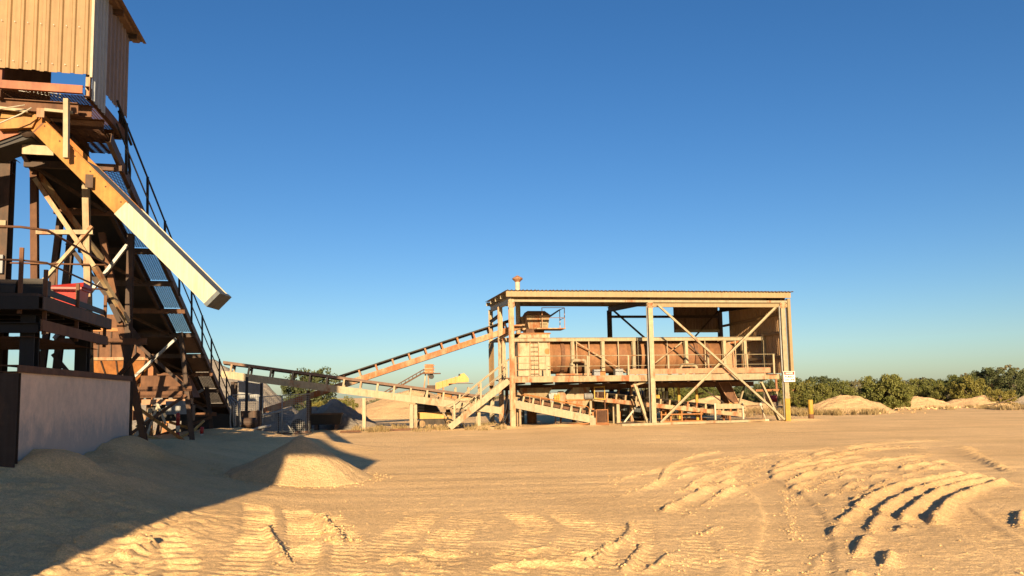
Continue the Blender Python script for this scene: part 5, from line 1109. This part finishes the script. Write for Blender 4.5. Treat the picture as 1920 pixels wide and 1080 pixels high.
# ------------------------------------------------------------------ scrub: shared crowns, each tree an object of its own
def crown_mesh(name, seed, rx, rz_, n_clump, per, leaf, z0, droop=0.0, open_=0.0, mat="leaf_olive"):
    rg = np.random.RandomState(seed); vs = []; fs = []
    cl = []
    while len(cl) < n_clump:
        p = rg.normal(size=3); p /= np.linalg.norm(p); r = rg.uniform(.45, 1.0) ** .6 * (1 + .22 * math.sin(3 * math.atan2(p[1], p[0]) + seed) + .12 * rg.normal())
        q = p * r * np.array([rx, rx, rz_]); q[2] += z0 + rz_
        if q[2] < z0 + rg.uniform(0, .3): continue
        cl.append((q, rg.uniform(.08, .36) * rx * .8))
    P = []
    for q, r in cl:
        d = rg.normal(size=(per, 3)); d /= np.linalg.norm(d, axis=1)[:, None]; d *= (rg.uniform(.2, 1, per) ** .5 * r)[:, None]; d[:, 2] *= .8
        P.append(q + d)
    P = np.concatenate(P); P = P[P[:, 2] > .05]; N = len(P)
    a = rg.normal(size=(N, 3)); a[:, 2] -= droop; a /= np.linalg.norm(a, axis=1)[:, None]
    b = np.cross(a, rg.normal(size=(N, 3))); b /= np.linalg.norm(b, axis=1)[:, None]
    l = leaf * rg.uniform(.6, 1.4, N)[:, None]; w = l * .34
    q4 = np.stack([P - a * l * .5, P + b * w, P + a * l * .5, P - b * w], 1).reshape(-1, 3)
    fs = [(4 * i, 4 * i + 1, 4 * i + 2, 4 * i + 3) for i in range(N)]
    return mesh_of(name, q4, fs, mat), [q for q, _ in cl]
def wood_mesh(name, seed, tips, h0, r, fork=.3):
    rg = random.Random(seed); mb = MB(); base = V3((0, 0, -.1)); top = V3((rg.uniform(-.1, .1), rg.uniform(-.1, .1), h0))
    stems = []
    for k in range(4):
        t = V3((rg.uniform(-1, 1) * fork, rg.uniform(-1, 1) * fork, h0 * rg.uniform(.9, 1.4))); stems.append(t)
        mb.tube([base + V3((rg.uniform(-.08, .08), rg.uniform(-.08, .08), 0)), t * .5 + V3((rg.uniform(-.06, .06), 0, 0)), t], [r, r * .8, r * .55], 6)
    for q in tips[:26]:
        s = min(stems, key=lambda t: np.linalg.norm(t - q)); m = (s + q) / 2 + V3((rg.uniform(-.1, .1), rg.uniform(-.1, .1), -.08))
        mb.tube([s, m, q], [r * .45, r * .28, r * .1], 5, False)
    return mesh_of(name, mb.v, mb.f, "bark", True)
KIND = {}
for nm, sd, rx, rz_, nc, per, lf, z0, dr, mat in (("round", 1, 1.70, 1.22, 170, 150, .125, .10, .5, "leaf_olive"), ("low", 2, 1.6, .95, 80, 110, .125, .05, .2, "leaf_yellow"), ("spread", 3, 1.9, .95, 60, 120, .14, 1.2, .2, "leaf_dark"),
                                 ("thin", 4, 1.3, 1.0, 26, 80, .13, 1.5, .3, "leaf_grey"), ("dense", 5, 1.9, 1.3, 95, 120, .14, .5, .2, "leaf_dark"), ("wide", 6, 2.3, 1.15, 80, 120, .15, .9, .2, "leaf_olive")):
    cm, tips = crown_mesh("crown_" + nm, sd, rx, rz_, nc, per, lf, z0, dr, 0, mat)
    KIND[nm] = (cm, wood_mesh("wood_" + nm, sd, tips, max(.35, z0 * .9), .07 if nm != "round" else .06))
def tree(name, kind, x, y, s, rot, label, cat, sz=1.0, group="scrub around the yard"):
    T = bpy.data.objects.new(name, None); COL.objects.link(T); T.location = (x, y, gh(x, y) - .02); T.rotation_euler = (0, 0, rot); T.scale = (s, s, s * sz)
    tag(T, label, cat, group); cm, wm = KIND[kind]
    for n, me in (("crown", cm), ("trunk", wm)):
        o = bpy.data.objects.new(n, me); COL.objects.link(o); o.parent = T
def at_px(px, d): return ((px - 960) / 1385 * d, d)      # plan position from a bearing and a distance
TR = [
 ("bush", "round", 1657, 54, 1.0, 0.3, "big round olive bush standing alone on the right", "bush", 1.0),
 ("bush", "low", 1520, 56, .95, 1.2, "bright green bush behind the yellow bollard", "bush", 1.25),
 ("bush", "low", 1487, 62, .9, 2.1, "yellowish bush seen just right of the danger sign", "bush", 1.5),
 ("tree", "spread", 1528, 68, .95, .5, "dark crowned tree rising behind the bright green bush", "tree", 1.05),
 ("tree", "wide", 1568, 66, .75, 4.2, "olive tree behind the left rubble mound", "tree", 1.0),
 ("tree", "thin", 1606, 72, .85, 2.6, "thin airy tree just left of the big round bush", "tree", .95),
 ("tree", "thin", 1625, 80, .9, 3.3, "far thin tree peeking over the big round bush's left shoulder", "tree", .95),
 ("tree", "wide", 1722, 74, .85, 1.0, "olive tree right of the big round bush", "tree", .95),
 ("tree", "spread", 1752, 82, 1.0, 2.2, "dark flat topped tree behind the small rubble mound", "tree", .92),
 ("bush", "low", 1766, 70, 1.0, .2, "yellow green bush below the dark flat topped tree", "bush", 1.1),
 ("tree", "wide", 1792, 78, .95, 5.0, "broad olive tree in the right scrub line", "tree", 1.0),
 ("bush", "low", 1812, 68, 1.05, 3.9, "rounded yellowish bush in front of the broad olive tree", "bush", 1.35),
 ("tree", "dense", 1838, 82, 1.0, 2.7, "dense dark tree in the right scrub line", "tree", 1.0),
 ("tree", "thin", 1808, 90, 1.15, .9, "far thin tree standing above the right scrub line", "tree", 1.0),
 ("tree", "spread", 1868, 72, 1.05, 3.0, "tall dark tree second from the right edge", "tree", 1.15),
 ("bush", "low", 1872, 62, .75, 1.7, "small yellow bush at the foot of the tall dark tree", "bush", 1.0),
 ("tree", "dense", 1904, 66, 1.0, .6, "dense dark tree at the right edge", "tree", 1.05),
 ("tree", "thin", 1888, 78, 1.2, 1.9, "thin tree reaching above the right edge trees", "tree", 1.1),
 ("tree", "dense", 580, 55, 1.15, 1.1, "dense dark tree behind the low conveyor's upper half", "tree", 1.08),
 ("tree", "spread", 552, 57, .85, 2.0, "darker tree left of the one behind the low conveyor", "tree", 1.0),
 ("bush", "low", 640, 50, .62, .4, "pale spiky bush below the crossing conveyors", "bush", 1.5),
 ("bush", "low", 605, 47, .6, 2.4, "low bush in shade left of the pale spiky one", "bush", 1.3),
 ("bush", "round", 1297, 72, .85, .7, "round bush seen under the deck right of the middle column", "bush", 1.0),
 ("bush", "low", 1262, 74, 1.0, 3.7, "small bush seen under the deck at the middle column", "bush", 1.2),
 ("tree", "wide", 1335, 78, .9, 2.8, "olive tree seen under the deck behind the slanting chute", "tree", .95),
 ("bush", "dense", 1388, 76, .85, 4.9, "dark bush seen under the deck between chute and raking leg", "bush", .9),
 ("tree", "dense", 1437, 70, .8, 5.6, "dark tree seen under the deck beside the right raking leg", "tree", 1.05),
 ("tree", "wide", 1462, 84, 1.05, .2, "olive tree behind the shed's right column", "tree", 1.0),
 ("bush", "low", 1010, 90, 1.0, 1.5, "distant bush seen below the deck near the cream hopper", "bush", 1.2),
]
for nm, k, px, d, s, rot, lab, cat, sz in TR:
    x, y = at_px(px, d); s *= .92 if k != 'round' else 1.0; tree(nm, k, x, y, s, rot, lab, cat, sz)
# the farther belt of scrub reads as one mass
rg = np.random.RandomState(21); vs = []; N = 0
for k in range(230):
    px = rg.uniform(1180, 2250) if k < 190 else rg.uniform(300, 1180); d = rg.uniform(95, 170); x, y = at_px(px, d); h = rg.uniform(1.3, 3.0) * (1 if k < 190 else .5); r = rg.uniform(1.4, 3.2); n = 170
    p = rg.normal(size=(n, 3)); p /= np.linalg.norm(p, axis=1)[:, None]; p *= rg.uniform(.5, 1, n)[:, None]
    p = p * np.array([r, r, h * .55]) + np.array([x, y, h * .55]); p = p[p[:, 2] > 0]
    a = rg.normal(size=p.shape); a /= np.linalg.norm(a, axis=1)[:, None]; b = np.cross(a, rg.normal(size=p.shape)); b /= np.linalg.norm(b, axis=1)[:, None]
    vs.append(np.stack([p - a * .3, p + b * .16, p + a * .3, p - b * .16], 1).reshape(-1, 3))
vs = np.concatenate(vs); me = mesh_of("far_scrub", vs, [(4 * i, 4 * i + 1, 4 * i + 2, 4 * i + 3) for i in range(len(vs) // 4)], "leaf_grey")
o = bpy.data.objects.new("far_scrub", me); COL.objects.link(o); tag(o, "far belt of grey green scrub along the horizon", "scrub", kind="stuff")

# dry grass tufts
def grass(name, spots, label, seed):
    rg = np.random.RandomState(seed); vs = []; fs = []
    for x, y, r, n, h in spots:
        zc = gh(x, y)
        for k in range(n):
            a = rg.uniform(0, 6.28); q = r * math.sqrt(rg.uniform()); px, py = x + q * math.cos(a), y + q * math.sin(a); z = zc - .02
            l = h * rg.uniform(.5, 1.2); lean = rg.normal(size=2) * .35 * l; w = rg.uniform(.006, .014) * (1 + y / 60); c = rg.uniform(0, 3.14)
            i = len(vs); dx, dy = math.cos(c) * w, math.sin(c) * w
            vs += [(px - dx, py - dy, z), (px + dx, py + dy, z), (px + lean[0] * .5 + dx * .7, py + lean[1] * .5 + dy * .7, z + l * .6), (px + lean[0] * .5 - dx * .7, py + lean[1] * .5 - dy * .7, z + l * .6), (px + lean[0], py + lean[1], z + l)]
            fs += [(i, i + 1, i + 2, i + 3), (i + 3, i + 2, i + 4)]
    me = mesh_of(name, vs, fs, "dry_straw"); o = bpy.data.objects.new(name, me); COL.objects.link(o); tag(o, label, "grass", kind="stuff")
sp = []
rr = random.Random(4)
for k in range(26): sp.append((*at_px(rr.uniform(655, 935), rr.uniform(34.8, 40)), rr.uniform(.15, .5), 60, .28))
for k in range(40): sp.append((*at_px(rr.uniform(1490, 1640), rr.uniform(46, 53)), rr.uniform(.2, .7), 70, .42))
for k in range(14): sp.append((*at_px(rr.uniform(1860, 1990), rr.uniform(50, 54)), rr.uniform(.3, .7), 70, .45))
for k in range(40): sp.append((*at_px(rr.uniform(1230, 1500), rr.uniform(46, 62)), rr.uniform(.3, .9), 60, .4))
for k in range(14): sp.append((*at_px(rr.uniform(1690, 1860), rr.uniform(54, 60)), rr.uniform(.2, .5), 40, .3))
for k in range(5): sp.append((-12.2 + rr.uniform(-.6, .6), 22.6 + rr.uniform(-.8, .8), .35, 70, .4))
grass("dry_grass", sp, "dry straw coloured grass tufts around the shed and mounds", 8)

# loose stones and clods
rg = np.random.RandomState(5); vs = []; fs = []
ico = [(0, 0, 1), (.9, 0, .1), (.28, .85, .1), (-.72, .53, .1), (-.72, -.53, .1), (.28, -.85, .1), (0, 0, -.7)]
icf = [(0, 1, 2), (0, 2, 3), (0, 3, 4), (0, 4, 5), (0, 5, 1), (6, 2, 1), (6, 3, 2), (6, 4, 3), (6, 5, 4), (6, 1, 5)]
pts = []
for k in range(900):
    y = 6.6 + 9 * rg.uniform() ** 1.6; x = rg.uniform(-.62, .68) * y * 1.05; pts.append((x, y, rg.uniform(.004, .013) if k % 12 else rg.uniform(.015, .03)))
for h_, w_, pl in [r for r in [(9, 14, [(-2.74, 10.54), (-2.39, 9.67), (-2.14, 9.03), (-1.96, 8.48)])]]:
    for k in range(90):
        t = rg.uniform() * (len(pl) - 1); i = int(t); f = t - i; a, b = pl[i], pl[min(i + 1, len(pl) - 1)]
        pts.append((a[0] + (b[0] - a[0]) * f + rg.normal() * .12, a[1] + (b[1] - a[1]) * f + rg.normal() * .12, rg.uniform(.012, .04)))
for h_, w_, pl in RIDGES:            # crumbled edges along the crests
    ln = sum(math.hypot(b[0] - a[0], b[1] - a[1]) for a, b in zip(pl[:-1], pl[1:])); dist = pl[0][1]
    if dist > 17: continue
    for k in range(int(ln * 26)):
        t = rg.uniform() * (len(pl) - 1); i = int(t); f = t - i; a, b = pl[i], pl[min(i + 1, len(pl) - 1)]
        pts.append((a[0] + (b[0] - a[0]) * f + rg.normal() * .07, a[1] + (b[1] - a[1]) * f + rg.normal() * .07, rg.uniform(.006, .022)))
for k in range(300):                 # grains rolled to the foot of the sand pile
    a = rg.uniform(0, 6.28); q = rg.uniform(.93, 1.18); pts.append((-4.38 + 1.58 * q * math.cos(a), 15.25 + 1.42 * q * math.sin(a), rg.uniform(.008, .026)))
for k in range(160): pts.append((22.6 + rg.normal() * 1.6, 50.0 + rg.normal() * .8, rg.uniform(.04, .13)))
for k in range(120): pts.append((rg.uniform(28, 40), rg.uniform(55, 61), rg.uniform(.04, .16)))
zz = ground_h(np.array([p[0] for p in pts]), np.array([p[1] for p in pts]))
for (x, y, r), z in zip(pts, zz):
    i = len(vs); c, s_ = math.cos(x * 37), math.sin(x * 37); e = rg.uniform(.6, 1.2, 7)
    vs += [(x + (p[0] * c - p[1] * s_) * r * q, y + (p[0] * s_ + p[1] * c) * r * q, z + p[2] * r * .7 * q + r * .2) for p, q in zip(ico, e)]; fs += [tuple(i + t for t in f) for f in icf]
me = mesh_of("stones", vs, fs, "sand"); o = bpy.data.objects.new("stones", me); COL.objects.link(o); tag(o, "small stones and sand clods scattered over the yard", "stones", kind="stuff")
# dead branch on the far mound
solo("dead_branch", MB().tube([(38.0, 60, .15), (39.3, 60, .3), (40.6, 60.1, .75), (41.0, 60.1, .95)], [.05, .045, .03, .012], 6).tube([(39.3, 60, .3), (40.2, 59.8, .35), (40.9, 59.7, .6)], [.035, .025, .01], 6), "bark", "bare dead branch lying on the low mound at the far right", "branch", W0, (39.5, 60, 0), smooth=True)
